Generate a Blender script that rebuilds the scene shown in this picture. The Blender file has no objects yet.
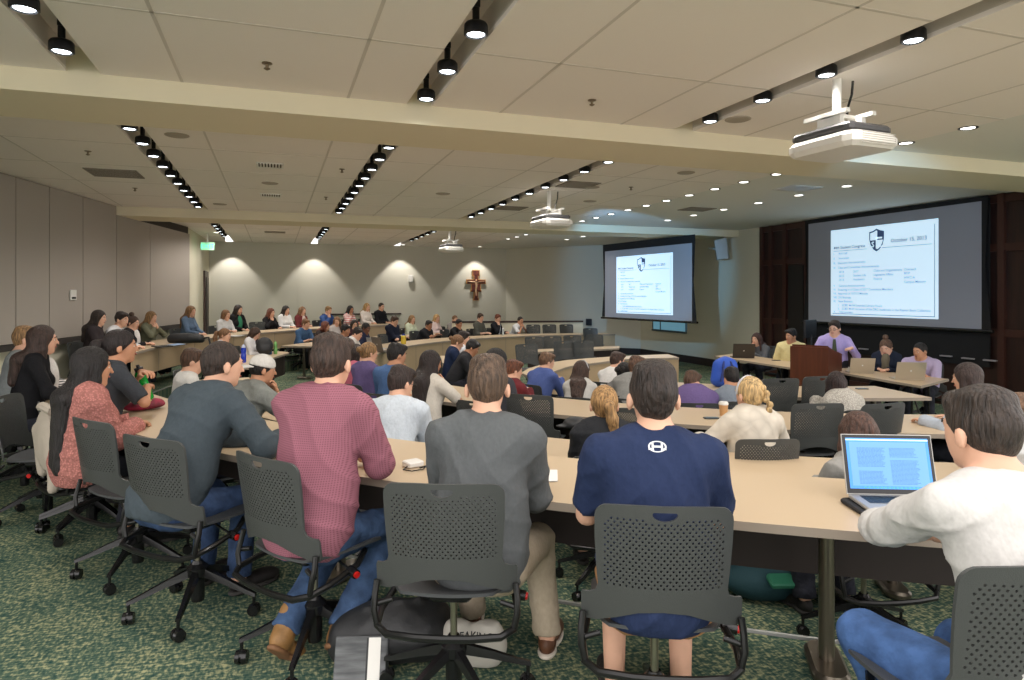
import bpy, bmesh, math, random
import numpy as np
from mathutils import Vector, Matrix
from mathutils.geometry import delaunay_2d_cdt
from mathutils.bvhtree import BVHTree

scene = bpy.context.scene
COL = scene.collection
random.seed(7)
PI = math.pi

# ------------------------------------------------------------------ camera
CAMZ = 1.6
FPX = 668.0
HZ = 295.0
TH = math.radians(19.5)
FW = (math.sin(TH), math.cos(TH))
RT = (math.cos(TH), -math.sin(TH))
cd = bpy.data.cameras.new('camera')
cam = bpy.data.objects.new('camera', cd)
COL.objects.link(cam)
cam.location = (0, 0, CAMZ)
cam.rotation_euler = (PI / 2, 0, -TH)
cd.sensor_width = 36.0
cd.lens = FPX / 1024 * 36.0
cd.shift_y = -(340.0 - HZ) / 1024.0
cd.clip_start = 0.05
scene.camera = cam

# ------------------------------------------------------------------ world, exposure
w = bpy.data.worlds.new('world')
scene.world = w
w.use_nodes = True
w.node_tree.nodes['Background'].inputs[0].default_value = (1.0, 0.955, 0.93, 1)
w.node_tree.nodes['Background'].inputs[1].default_value = 2.8
scene.view_settings.view_transform = 'Standard'
scene.view_settings.look = 'None'
scene.view_settings.gamma = 1.0
scene.view_settings.use_curve_mapping = False
scene.view_settings.exposure = 0.0
scene.cycles.use_denoising = True
scene.cycles.max_bounces = 7
scene.cycles.diffuse_bounces = 5
scene.cycles.sample_clamp_indirect = 6.0
scene.cycles.use_light_tree = True
LAMP_W = 41.0
WASH_W = 110.0
LAMP_COL = (1.0, 0.94, 0.88)


def srgb(r, g, b):
    def f(c):
        c /= 255.0
        return c / 12.92 if c <= 0.04045 else ((c + 0.055) / 1.055) ** 2.4
    return (f(r), f(g), f(b), 1.0)


def ray(px, py):
    lat = (px - 512.0) / FPX
    up = (HZ - py) / FPX
    return (FW[0] + lat * RT[0], FW[1] + lat * RT[1], up)


def at(px, py, z):
    """point of the horizontal plane z seen at a pixel"""
    r = ray(px, py)
    t = (z - CAMZ) / r[2]
    return (r[0] * t, r[1] * t, z)


def atd(px, d, z=0.0):
    r = ray(px, HZ)
    return (r[0] * d, r[1] * d, z)


# ------------------------------------------------------------------ materials
MATS = {}


def mat(name, col, rough=0.6, metal=0.0, bump=0.0, bscale=60.0, emit=None, estr=0.0, col2=None, nscale=8.0,
        stretch=(1, 1, 1), spec=0.5, alpha=1.0, trans=0.0, bdist=0.02):
    if name in MATS:
        return MATS[name]
    m = bpy.data.materials.new(name)
    m.use_nodes = True
    nt = m.node_tree
    b = nt.nodes['Principled BSDF']
    b.inputs['Base Color'].default_value = col
    b.inputs['Roughness'].default_value = rough
    b.inputs['Metallic'].default_value = metal
    b.inputs['Specular IOR Level'].default_value = spec
    b.inputs['Transmission Weight'].default_value = trans
    if emit:
        b.inputs['Emission Color'].default_value = emit
        b.inputs['Emission Strength'].default_value = estr
    if bump or col2:
        tc = nt.nodes.new('ShaderNodeTexCoord')
        mp = nt.nodes.new('ShaderNodeMapping')
        mp.inputs['Scale'].default_value = stretch
        nt.links.new(tc.outputs['Object'], mp.inputs[0])
    if col2:
        n = nt.nodes.new('ShaderNodeTexNoise')
        n.inputs['Scale'].default_value = nscale
        n.inputs['Detail'].default_value = 5
        nt.links.new(mp.outputs[0], n.inputs[0])
        r = nt.nodes.new('ShaderNodeValToRGB')
        r.color_ramp.elements[0].position = 0.35
        r.color_ramp.elements[1].position = 0.65
        r.color_ramp.elements[0].color = col
        r.color_ramp.elements[1].color = col2
        nt.links.new(n.outputs[0], r.inputs[0])
        nt.links.new(r.outputs[0], b.inputs['Base Color'])
    if bump:
        n = nt.nodes.new('ShaderNodeTexNoise')
        n.inputs['Scale'].default_value = bscale
        n.inputs['Detail'].default_value = 4
        nt.links.new(mp.outputs[0], n.inputs[0])
        bp = nt.nodes.new('ShaderNodeBump')
        bp.inputs['Strength'].default_value = bump
        bp.inputs['Distance'].default_value = bdist
        nt.links.new(n.outputs[0], bp.inputs['Height'])
        nt.links.new(bp.outputs[0], b.inputs['Normal'])
    MATS[name] = m
    return m


def sh(c, k):
    return (min(1, c[0] * k), min(1, c[1] * k), min(1, c[2] * k), 1)


def cloth(rgb, kind='plain'):
    key = 'cloth_%s_%d_%d_%d' % ((kind,) + rgb)
    if key in MATS:
        return MATS[key]
    c = srgb(*rgb)
    lum = 0.3 * c[0] + 0.6 * c[1] + 0.1 * c[2]
    c = tuple(lum + (v - lum) * 0.80 for v in c[:3]) + (1,)
    if kind == 'plain':
        return mat(key, sh(c, 0.96), 0.85, bump=0.9, bscale=7, col2=sh(c, 1.05), nscale=60, spec=0.2, stretch=(1.3, 1, 0.8), bdist=0.03)
    if kind == 'jeans':
        return mat(key, sh(c, 0.75), 0.85, bump=0.9, bscale=9, bdist=0.03, col2=sh(c, 1.35), nscale=14, spec=0.2)
    m = mat(key, c, 0.85, spec=0.2)
    nt = m.node_tree
    b = nt.nodes['Principled BSDF']
    tc = nt.nodes.new('ShaderNodeTexCoord')
    if kind == 'gingham':
        prev = None
        for ax in ('X', 'Z'):
            wv = nt.nodes.new('ShaderNodeTexWave')
            wv.bands_direction = ax
            wv.inputs['Scale'].default_value = 34
            wv.inputs['Distortion'].default_value = 0.6
            nt.links.new(tc.outputs['Object'], wv.inputs[0])
            if prev:
                mx = nt.nodes.new('ShaderNodeMath')
                mx.operation = 'ADD'
                nt.links.new(prev.outputs[1], mx.inputs[0])
                nt.links.new(wv.outputs[1], mx.inputs[1])
                prev = mx
            else:
                prev = wv
        r = nt.nodes.new('ShaderNodeValToRGB')
        r.color_ramp.elements[0].position = 0.2
        r.color_ramp.elements[0].color = sh(c, 0.75)
        r.color_ramp.elements[1].position = 0.95
        r.color_ramp.elements[1].color = sh(c, 1.3)
        nt.links.new(prev.outputs[0], r.inputs[0])
        nt.links.new(r.outputs[0], b.inputs['Base Color'])
    elif kind in ('knit', 'stripe', 'quilt'):
        if kind == 'stripe':
            t = nt.nodes.new('ShaderNodeTexWave')
            t.bands_direction = 'Z'
            t.inputs['Scale'].default_value = 6
            o = 1
        else:
            t = nt.nodes.new('ShaderNodeTexVoronoi')
            t.inputs['Scale'].default_value = 75 if kind == 'knit' else 14
            o = 0
        nt.links.new(tc.outputs['Object'], t.inputs[0])
        r = nt.nodes.new('ShaderNodeValToRGB')
        if kind == 'knit':
            r.color_ramp.elements[0].color = sh(c, 1.15)
            r.color_ramp.elements[1].color = sh(c, 0.6)
            r.color_ramp.elements[1].position = 0.6
        elif kind == 'stripe':
            r.color_ramp.interpolation = 'CONSTANT'
            r.color_ramp.elements[0].color = srgb(225, 215, 210)
            r.color_ramp.elements[1].color = c
            r.color_ramp.elements[1].position = 0.5
        else:
            r.color_ramp.elements[0].color = sh(c, 1.1)
            r.color_ramp.elements[1].color = sh(c, 0.8)
        nt.links.new(t.outputs[o], r.inputs[0])
        nt.links.new(r.outputs[0], b.inputs['Base Color'])
        bp = nt.nodes.new('ShaderNodeBump')
        bp.inputs['Strength'].default_value = 0.6
        bp.inputs['Distance'].default_value = 0.01
        bp.invert = kind != 'stripe'
        if kind == 'stripe':
            bp.inputs['Strength'].default_value = 0.0
        nt.links.new(t.outputs[o], bp.inputs['Height'])
        nt.links.new(bp.outputs[0], b.inputs['Normal'])
    return m


def hairmat(rgb):
    key = 'hair_%d_%d_%d' % rgb
    c = srgb(*rgb)
    return mat(key, sh(c, 0.45), 0.5, bump=0.9, bscale=22, col2=sh(c, 1.5), nscale=16, stretch=(5, 5, 0.7), spec=0.45)


SKIN = {
    'fair': srgb(214, 168, 142), 'tan': srgb(190, 140, 110), 'olive': srgb(176, 126, 96), 'dark': srgb(104, 68, 50)}


def skinmat(k):
    c = SKIN[k]
    return mat('skin_' + k, sh(c, 0.95), 0.55, col2=sh(c, 1.06), nscale=12, spec=0.35)


# ------------------------------------------------------------------ object helpers
def tag(o, label=None, cat=None, group=None, kind=None):
    if label:
        o['label'] = label
    if cat:
        o['category'] = cat
    if group:
        o['group'] = group
    if kind:
        o['kind'] = kind
    return o


def empty(name, loc, rz=0.0):
    o = bpy.data.objects.new(name, None)
    o.empty_display_size = 0.1
    COL.objects.link(o)
    o.location = loc
    o.rotation_euler = (0, 0, rz)
    return o


class MB:
    """collects shapes into one mesh"""

    def __init__(s):
        s.v = []
        s.f = []
        s.m = []

    def add(s, vs, fs, mi=0):
        n = len(s.v)
        s.v += [tuple(p) for p in vs]
        s.f += [tuple(i + n for i in f) for f in fs]
        s.m += [mi] * len(fs)
        return s

    def box(s, a, b, mi=0, M=None):
        x0, y0, z0 = a
        x1, y1, z1 = b
        vs = [(x0, y0, z0), (x1, y0, z0), (x1, y1, z0), (x0, y1, z0), (x0, y0, z1), (x1, y0, z1), (x1, y1, z1), (x0, y1, z1)]
        if M:
            vs = [M @ Vector(p) for p in vs]
        return s.add(vs, [(0, 3, 2, 1), (4, 5, 6, 7), (0, 1, 5, 4), (1, 2, 6, 5), (2, 3, 7, 6), (3, 0, 4, 7)], mi)

    def rbox(s, a, b, r=0.01, mi=0, M=None, seg=3):
        """box rounded in plan with small chamfers top and bottom"""
        x0, y0, z0 = a
        x1, y1, z1 = b
        r = min(r, (x1 - x0) / 2.01, (y1 - y0) / 2.01)
        c = min(r * 0.4, (z1 - z0) * 0.3)

        def loop(ins, z):
            out = []
            for cx, cy, a0 in ((x1 - r, y1 - r, 0), (x0 + r, y1 - r, 90), (x0 + r, y0 + r, 180), (x1 - r, y0 + r, 270)):
                for i in range(seg + 1):
                    t = math.radians(a0 + 90 * i / seg)
                    out.append((cx + (r - ins) * math.cos(t), cy + (r - ins) * math.sin(t), z))
            return out
        L = [loop(c, z0), loop(0, z0 + c), loop(0, z1 - c), loop(c, z1)]
        return s.loft(L, mi, True, M)

    def loft(s, loops, mi=0, caps=True, M=None, closed=True):
        n = len(loops[0])
        vs = [p for l in loops for p in l]
        if M:
            vs = [M @ Vector(p) for p in vs]
        fs = []
        for j in range(len(loops) - 1):
            for i in range(n if closed else n - 1):
                a = j * n + i
                b2 = j * n + (i + 1) % n
                fs.append((a, b2, b2 + n, a + n))
        if caps:
            fs.append(tuple(range(n - 1, -1, -1)))
            k = (len(loops) - 1) * n
            fs.append(tuple(range(k, k + n)))
        return s.add(vs, fs, mi)

    def lathe(s, prof, c=(0, 0, 0), n=16, mi=0, M=None):
        loops = [[(c[0] + r * math.cos(2 * PI * i / n), c[1] + r * math.sin(2 * PI * i / n), c[2] + z) for i in range(n)] for r, z in prof]
        return s.loft(loops, mi, True, M)

    def cyl(s, a, b, r, r2=None, n=10, mi=0):
        a = Vector(a)
        b = Vector(b)
        r2 = r if r2 is None else r2
        return s.tube([a, b], [r, r2], n, mi)

    def tube(s, pts, r, n=8, mi=0, closed=False):
        pts = [Vector(p) for p in pts]
        if not isinstance(r, (list, tuple)):
            r = [r] * len(pts)
        up = None
        loops = []
        for i, p in enumerate(pts):
            if i == 0:
                d = pts[1] - p
            elif i == len(pts) - 1:
                d = p - pts[i - 1]
            else:
                d = (pts[i + 1] - p).normalized() + (p - pts[i - 1]).normalized()
            d.normalize()
            if up is None:
                up = d.orthogonal().normalized()
            up = (up - d * up.dot(d)).normalized()
            sd = d.cross(up)
            loops.append([p + (up * math.cos(2 * PI * k / n) + sd * math.sin(2 * PI * k / n)) * r[i] for k in range(n)])
        return s.loft(loops, mi, True)

    def ball(s, c, r, mi=0, n=10, M=None):
        rr = (r, r, r) if not isinstance(r, (list, tuple)) else r
        loops = []
        m = max(4, n // 2 + 1)
        for j in range(1, m):
            t = -PI / 2 + PI * j / m
            loops.append([(c[0] + rr[0] * math.cos(t) * math.cos(2 * PI * i / n), c[1] + rr[1] * math.cos(t) * math.sin(2 * PI * i / n),
                           c[2] + rr[2] * math.sin(t)) for i in range(n)])
        return s.loft(loops, mi, True, M)

    def prism(s, poly, z0, z1, mi=0, mtop=None):
        n = len(poly)
        vs = [(p[0], p[1], z0) for p in poly] + [(p[0], p[1], z1) for p in poly]
        s.add(vs, [tuple(range(n - 1, -1, -1))] + [(i, (i + 1) % n, (i + 1) % n + n, i + n) for i in range(n)], mi)
        s.add(vs[n:], [tuple(range(n))], mi if mtop is None else mtop)
        return s

    def build(s, name, mats, parent=None, smooth=False, loc=None, rz=None):
        me = bpy.data.meshes.new(name)
        me.from_pydata([tuple(p) for p in s.v], [], s.f)
        if not isinstance(mats, (list, tuple)):
            mats = [mats]
        for m in mats:
            me.materials.append(m)
        if any(s.m):
            me.polygons.foreach_set('material_index', s.m)
        if smooth:
            me.shade_smooth()
            try:
                me.set_sharp_from_angle(angle=math.radians(42))
            except Exception:
                pass
        me.update()
        o = bpy.data.objects.new(name, me)
        COL.objects.link(o)
        if parent:
            o.parent = parent
        if loc:
            o.location = loc
        if rz is not None:
            o.rotation_euler = (0, 0, rz)
        return o


def copy_tree(o, parent=None):
    c = o.copy()
    COL.objects.link(c)
    c.parent = parent
    for ch in list(o.children):
        copy_tree(ch, c)
    return c


def structure(name, mb, m, smooth=False):
    o = mb.build(name, m, smooth=smooth)
    o['kind'] = 'structure'
    return o


def textmesh(body, size, align='LEFT', extrude=0.0):
    cu = bpy.data.curves.new('t', 'FONT')
    cu.body = body
    cu.size = size
    cu.align_x = align
    cu.extrude = extrude
    cu.resolution_u = 2
    cu.offset = size * 0.012
    ob = bpy.data.objects.new('t', cu)
    me = bpy.data.meshes.new_from_object(ob)
    bpy.data.objects.remove(ob)
    bpy.data.curves.remove(cu)
    vs = [tuple(v.co) for v in me.vertices]
    fs = [tuple(p.vertices) for p in me.polygons]
    bpy.data.meshes.remove(me)
    return vs, fs


# ------------------------------------------------------------------ implicit surfaces (bodies, hair, clothes)
def mesh_from_arrays(name, V, Q):
    me = bpy.data.meshes.new(name)
    me.vertices.add(len(V))
    me.vertices.foreach_set('co', V.astype(np.float32).ravel())
    me.loops.add(Q.size)
    me.loops.foreach_set('vertex_index', Q.astype(np.int32).ravel())
    me.polygons.add(len(Q))
    me.polygons.foreach_set('loop_start', np.arange(0, Q.size, 4, dtype=np.int32))
    me.polygons.foreach_set('loop_total', np.full(len(Q), 4, dtype=np.int32))
    me.update(calc_edges=True)
    me.validate()
    me.shade_smooth()
    return me


def surf_nets(F, lo, h):
    S = F < 0
    nx, ny, nz = F.shape
    cnt = np.zeros((nx - 1, ny - 1, nz - 1), np.int8)
    for a in (0, 1):
        for b in (0, 1):
            for c in (0, 1):
                cnt += S[a:nx - 1 + a, b:ny - 1 + b, c:nz - 1 + c]
    act = (cnt > 0) & (cnt < 8)
    I = np.argwhere(act)
    if len(I) == 0:
        return np.zeros((0, 3)), np.zeros((0, 4), int)
    idx = -np.ones(act.shape, np.int64)
    idx[act] = np.arange(len(I))
    acc = np.zeros((len(I), 3))
    n = np.zeros(len(I))
    cor = [(a, b, c) for a in (0, 1) for b in (0, 1) for c in (0, 1)]
    for p in cor:
        for ax in range(3):
            if p[ax]:
                continue
            q = list(p)
            q[ax] = 1
            f0 = F[I[:, 0] + p[0], I[:, 1] + p[1], I[:, 2] + p[2]]
            f1 = F[I[:, 0] + q[0], I[:, 1] + q[1], I[:, 2] + q[2]]
            cr = (f0 < 0) != (f1 < 0)
            t = np.where(cr, f0 / np.where(cr, f0 - f1, 1), 0)
            pos = np.array(p, float)[None, :].repeat(len(I), 0)
            pos[:, ax] += t
            acc += pos * cr[:, None]
            n += cr
    V = (I + acc / n[:, None]) * h + np.array(lo)
    quads = []
    for ax in range(3):
        s0 = [slice(1, -1)] * 3
        s1 = [slice(1, -1)] * 3
        s0[ax] = slice(0, -1)
        s1[ax] = slice(1, None)
        A = S[tuple(s0)]
        B = S[tuple(s1)]
        E = np.argwhere(A != B)
        if not len(E):
            continue
        sgn = A[E[:, 0], E[:, 1], E[:, 2]]
        u, v = [(1, 2), (2, 0), (0, 1)][ax]
        base = E.copy()
        base[:, u] += 1
        base[:, v] += 1
        def g(du, dv):
            c = base.copy()
            c[:, u] += du
            c[:, v] += dv
            return idx[c[:, 0], c[:, 1], c[:, 2]]
        q = np.stack([g(-1, -1), g(0, -1), g(0, 0), g(-1, 0)], 1)
        q[~sgn] = q[~sgn][:, ::-1]
        quads.append(q)
    return V, np.concatenate(quads)


def cone(a, b, ra, rb, k=0.02, clips=(), sx=1.0):
    return ('c', np.array(a, float), np.array(b, float), ra, rb, k, clips)


def ell(c, r, k=0.02, R=None, clips=()):
    return ('e', np.array(c, float), np.array(r, float), np.eye(3) if R is None else np.array(R), None, k, clips)


def prim_field(p, X, Y, Z, g):
    if p[0] == 'c':
        _, a, b, ra, rb, k, clips = p
        d = b - a
        L = float(d @ d) + 1e-9
        px, py, pz = X - a[0], Y - a[1], Z - a[2]
        t = np.clip((px * d[0] + py * d[1] + pz * d[2]) / L, 0, 1)
        D = np.sqrt((px - t * d[0]) ** 2 + (py - t * d[1]) ** 2 + (pz - t * d[2]) ** 2) - (ra + (rb - ra) * t) - g
    else:
        _, c, r, R, _, k, clips = p
        px, py, pz = X - c[0], Y - c[1], Z - c[2]
        q = [px * R[0, i] + py * R[1, i] + pz * R[2, i] for i in range(3)]
        rr = r + g
        k0 = np.sqrt(sum((q[i] / rr[i]) ** 2 for i in range(3)))
        k1 = np.sqrt(sum((q[i] / rr[i] ** 2) ** 2 for i in range(3))) + 1e-6
        D = k0 * (k0 - 1) / k1
        D = np.where(k0 < 1e-3, -min(rr), D)
    for (c0, nrm) in clips:
        D = np.maximum(D, (X - c0[0]) * nrm[0] + (Y - c0[1]) * nrm[1] + (Z - c0[2]) * nrm[2])
    return D


def sdf_mesh(prims, h, g=0.0, sub=(), clips=(), noise=0.0, nk=30.0, seed=0, crease=0.0):
    """smooth union of the prims inflated by g, minus sub, cut by half spaces, surface-netted"""
    los, his = [], []
    for p in prims:
        if p[0] == 'c':
            m = max(p[3], p[4]) + g
            los.append(np.minimum(p[1], p[2]) - m)
            his.append(np.maximum(p[1], p[2]) + m)
        else:
            ext = np.abs(p[3]) @ (p[2] + g)
            los.append(p[1] - ext)
            his.append(p[1] + ext)
    lo = np.min(los, 0) - 3 * h
    hi = np.max(his, 0) + 3 * h
    n = np.ceil((hi - lo) / h).astype(int) + 1
    ax = [(lo[i] + h * np.arange(n[i])).astype(np.float32) for i in range(3)]
    F = np.full(n, 0.12, np.float32)
    for p, l, u in zip(prims, los, his):
        k = p[5]
        e = k + 2 * h
        sl = []
        for i in range(3):
            a = max(0, int((l[i] - e - lo[i]) / h))
            b = min(n[i], int((u[i] + e - lo[i]) / h) + 2)
            sl.append(slice(a, b))
        X = ax[0][sl[0]][:, None, None]
        Y = ax[1][sl[1]][None, :, None]
        Z = ax[2][sl[2]][None, None, :]
        D = prim_field(p, X, Y, Z, g).astype(np.float32)
        A = F[tuple(sl)]
        if k > 0:
            hh = np.maximum(k - np.abs(A - D), 0) / k
            F[tuple(sl)] = np.minimum(A, D) - hh * hh * k * 0.25
        else:
            F[tuple(sl)] = np.minimum(A, D)
    X = ax[0][:, None, None]
    Y = ax[1][None, :, None]
    Z = ax[2][None, None, :]
    if noise:
        s = seed * 1.7
        q1 = np.sin(nk * 0.8 * X + s + 1.5 * np.sin(nk * 0.4 * Z + s)) * np.sin(nk * 0.55 * Z + 1.2 * np.sin(nk * 0.6 * X + s) + 2 * Y * nk * 0.3)
        w1 = nk * (0.75 * X + 0.9 * Z + 0.5 * Y) + 1.8 * np.sin(nk * 0.35 * X - nk * 0.25 * Z + s) + s
        w2 = nk * (-0.9 * X + 0.8 * Z - 0.4 * Y) + 1.6 * np.sin(nk * 0.3 * Z + nk * 0.3 * Y - s)
        m1 = 0.5 + 0.5 * np.sin(nk * 0.33 * X + nk * 0.2 * Z + s * 2)
        cr = (1 - np.abs(np.sin(w1))) ** 2.2 * m1 + (1 - np.abs(np.sin(w2))) ** 2.2 * (1 - m1)
        F = F + noise * (0.6 * q1 + crease * (0.2 - cr)).astype(np.float32)
    for p in sub:
        F = np.maximum(F, -prim_field(p, X, Y, Z, 0.0).astype(np.float32))
    for (c0, nrm) in clips:
        F = np.maximum(F, ((X - c0[0]) * nrm[0] + (Y - c0[1]) * nrm[1] + (Z - c0[2]) * nrm[2]).astype(np.float32))
    F[0] = F[-1] = 0.1
    F[:, 0] = F[:, -1] = 0.1
    F[:, :, 0] = F[:, :, -1] = 0.1
    return surf_nets(F, lo, h)


def rotz(a):
    c, s = math.cos(a), math.sin(a)
    return np.array([[c, -s, 0], [s, c, 0], [0, 0, 1.0]])


def rotx(a):
    c, s = math.cos(a), math.sin(a)
    return np.array([[1, 0, 0], [0, c, -s], [0, s, c]])


def roty(a):
    c, s = math.cos(a), math.sin(a)
    return np.array([[c, 0, s], [0, 1, 0], [-s, 0, c]])
# ------------------------------------------------------------------ hands and shoes (modelled once, placed per figure)
def hand_prims(curl, side=1):
    """right hand, wrist at the origin, fingers along +Y, palm down; thumb on the -X side"""
    P = [ell((0.0, 0.045, 0), (0.040, 0.052, 0.015), 0.012), cone((0, -0.03, 0), (0, 0.015, 0), 0.024, 0.023, 0.015)]
    lens = [0.070, 0.080, 0.075, 0.058]
    for i, L in enumerate(lens):
        x = -0.030 + 0.020 * i
        y0 = 0.088 - 0.004 * abs(i - 1.2) ** 2
        a = 0.0
        p = np.array([x, y0 - 0.012, 0.0])
        for j, f in enumerate((0.45, 0.32, 0.23)):
            a += curl * (0.5 + 0.35 * j) * (1 + 0.06 * i)
            q = p + L * f * np.array([0.05 * (i - 1.5) * (1 - curl * 0.5), math.cos(a), -math.sin(a)])
            P.append(cone(p, q, 0.0092 - 0.0006 * j, 0.0086 - 0.0007 * j, 0.004))
            p = q
    t0 = np.array([-0.028, 0.018, -0.004])
    t1 = np.array([-0.054, 0.050, -0.012 - 0.01 * curl])
    t2 = np.array([-0.052 + 0.015 * curl, 0.078, -0.020 - 0.012 * curl])
    P += [cone(t0, t1, 0.015, 0.0115, 0.01), cone(t1, t2, 0.0105, 0.009, 0.004)]
    if side < 0:
        out = []
        for p in P:
            p = list(p)
            p[1] = p[1] * np.array([-1, 1, 1])
            if p[0] == 'c':
                p[2] = p[2] * np.array([-1, 1, 1])
            out.append(tuple(p))
        P = out
    return P


HANDS = {}


def hand(curl, side, h):
    k = (curl, side, h)
    if k not in HANDS:
        HANDS[k] = sdf_mesh(hand_prims(curl, side), h)
    return HANDS[k]


def shoe_mesh(kind):
    key = 'shoe_' + kind
    if key in MESHES:
        return MESHES[key]
    P = [ell((0, 0.10, 0.045), (0.046, 0.10, 0.040), 0.02), ell((0, -0.02, 0.05), (0.040, 0.065, 0.05), 0.02),
         ell((0, 0.16, 0.035), (0.045, 0.06, 0.032), 0.02)]
    if kind == 'boot':
        P.append(cone((0, -0.03, 0.06), (0, -0.035, 0.17), 0.05, 0.052, 0.02))
    V, Q = sdf_mesh(P, 0.008, sub=[cone((0, -0.03, 0.10), (0, -0.035, 0.3), 0.036, 0.04)] if kind == 'boot' else (), clips=[((0, 0, 0.012), (0, 0, -1))])
    me = mesh_from_arrays(key, V, Q)
    MESHES[key] = me
    S = sdf_mesh([ell((0, 0.11, 0.012), (0.050, 0.115, 0.030), 0.01), ell((0, -0.02, 0.012), (0.043, 0.07, 0.030), 0.01)], 0.008,
                 clips=[((0, 0, 0.0), (0, 0, -1)), ((0, 0, 0.022), (0, 0, 1))])
    MESHES[key + '_sole'] = mesh_from_arrays(key + '_sole', *S)
    return me


MESHES = {}


def link_mesh(name, me, m, parent, M=None):
    o = bpy.data.objects.new(name, me)
    COL.objects.link(o)
    o.parent = parent
    if M is not None:
        o.matrix_local = M
    o.data = me
    if m is not None:
        if len(me.materials) == 0:
            me.materials.append(m)
        else:
            o.material_slots[0].link = 'OBJECT'
            o.material_slots[0].material = m
            return o
        o.material_slots[0].link = 'OBJECT'
        o.material_slots[0].material = m
    return o


def ik(S, W, a, b, hint):
    S = np.array(S, float)
    W = np.array(W, float)
    d = W - S
    L = np.linalg.norm(d)
    mx = (a + b) * 0.985
    if L > mx:
        W = S + d / L * mx
        d = W - S
        L = mx
    u = d / L
    x = (a * a - b * b + L * L) / (2 * L)
    r = math.sqrt(max(1e-6, a * a - x * x))
    hint = np.array(hint, float)
    v = hint - u * (hint @ u)
    v /= np.linalg.norm(v) + 1e-9
    return S + u * x + v * r, W


def frame_to(y, up=(0, 0, 1)):
    """rotation whose Y axis is y and whose Z axis is close to up"""
    y = np.array(y, float)
    y /= np.linalg.norm(y)
    x = np.cross(y, np.array(up, float))
    x /= np.linalg.norm(x) + 1e-9
    z = np.cross(x, y)
    return np.stack([x, y, z], 1)


EYEW = mat('eye_white', srgb(225, 220, 212), 0.3)
EYED = mat('eye_dark', srgb(45, 32, 26), 0.3)
LIP = mat('lip', srgb(170, 98, 88), 0.5)


def smallball(c, r, R=None, n=8):
    mb = MB()
    mb.ball((0, 0, 0), tuple(r), n=n)
    V = np.array(mb.v)
    if R is not None:
        V = V @ np.array(R).T
    return V + np.array(c), mb.f


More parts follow.
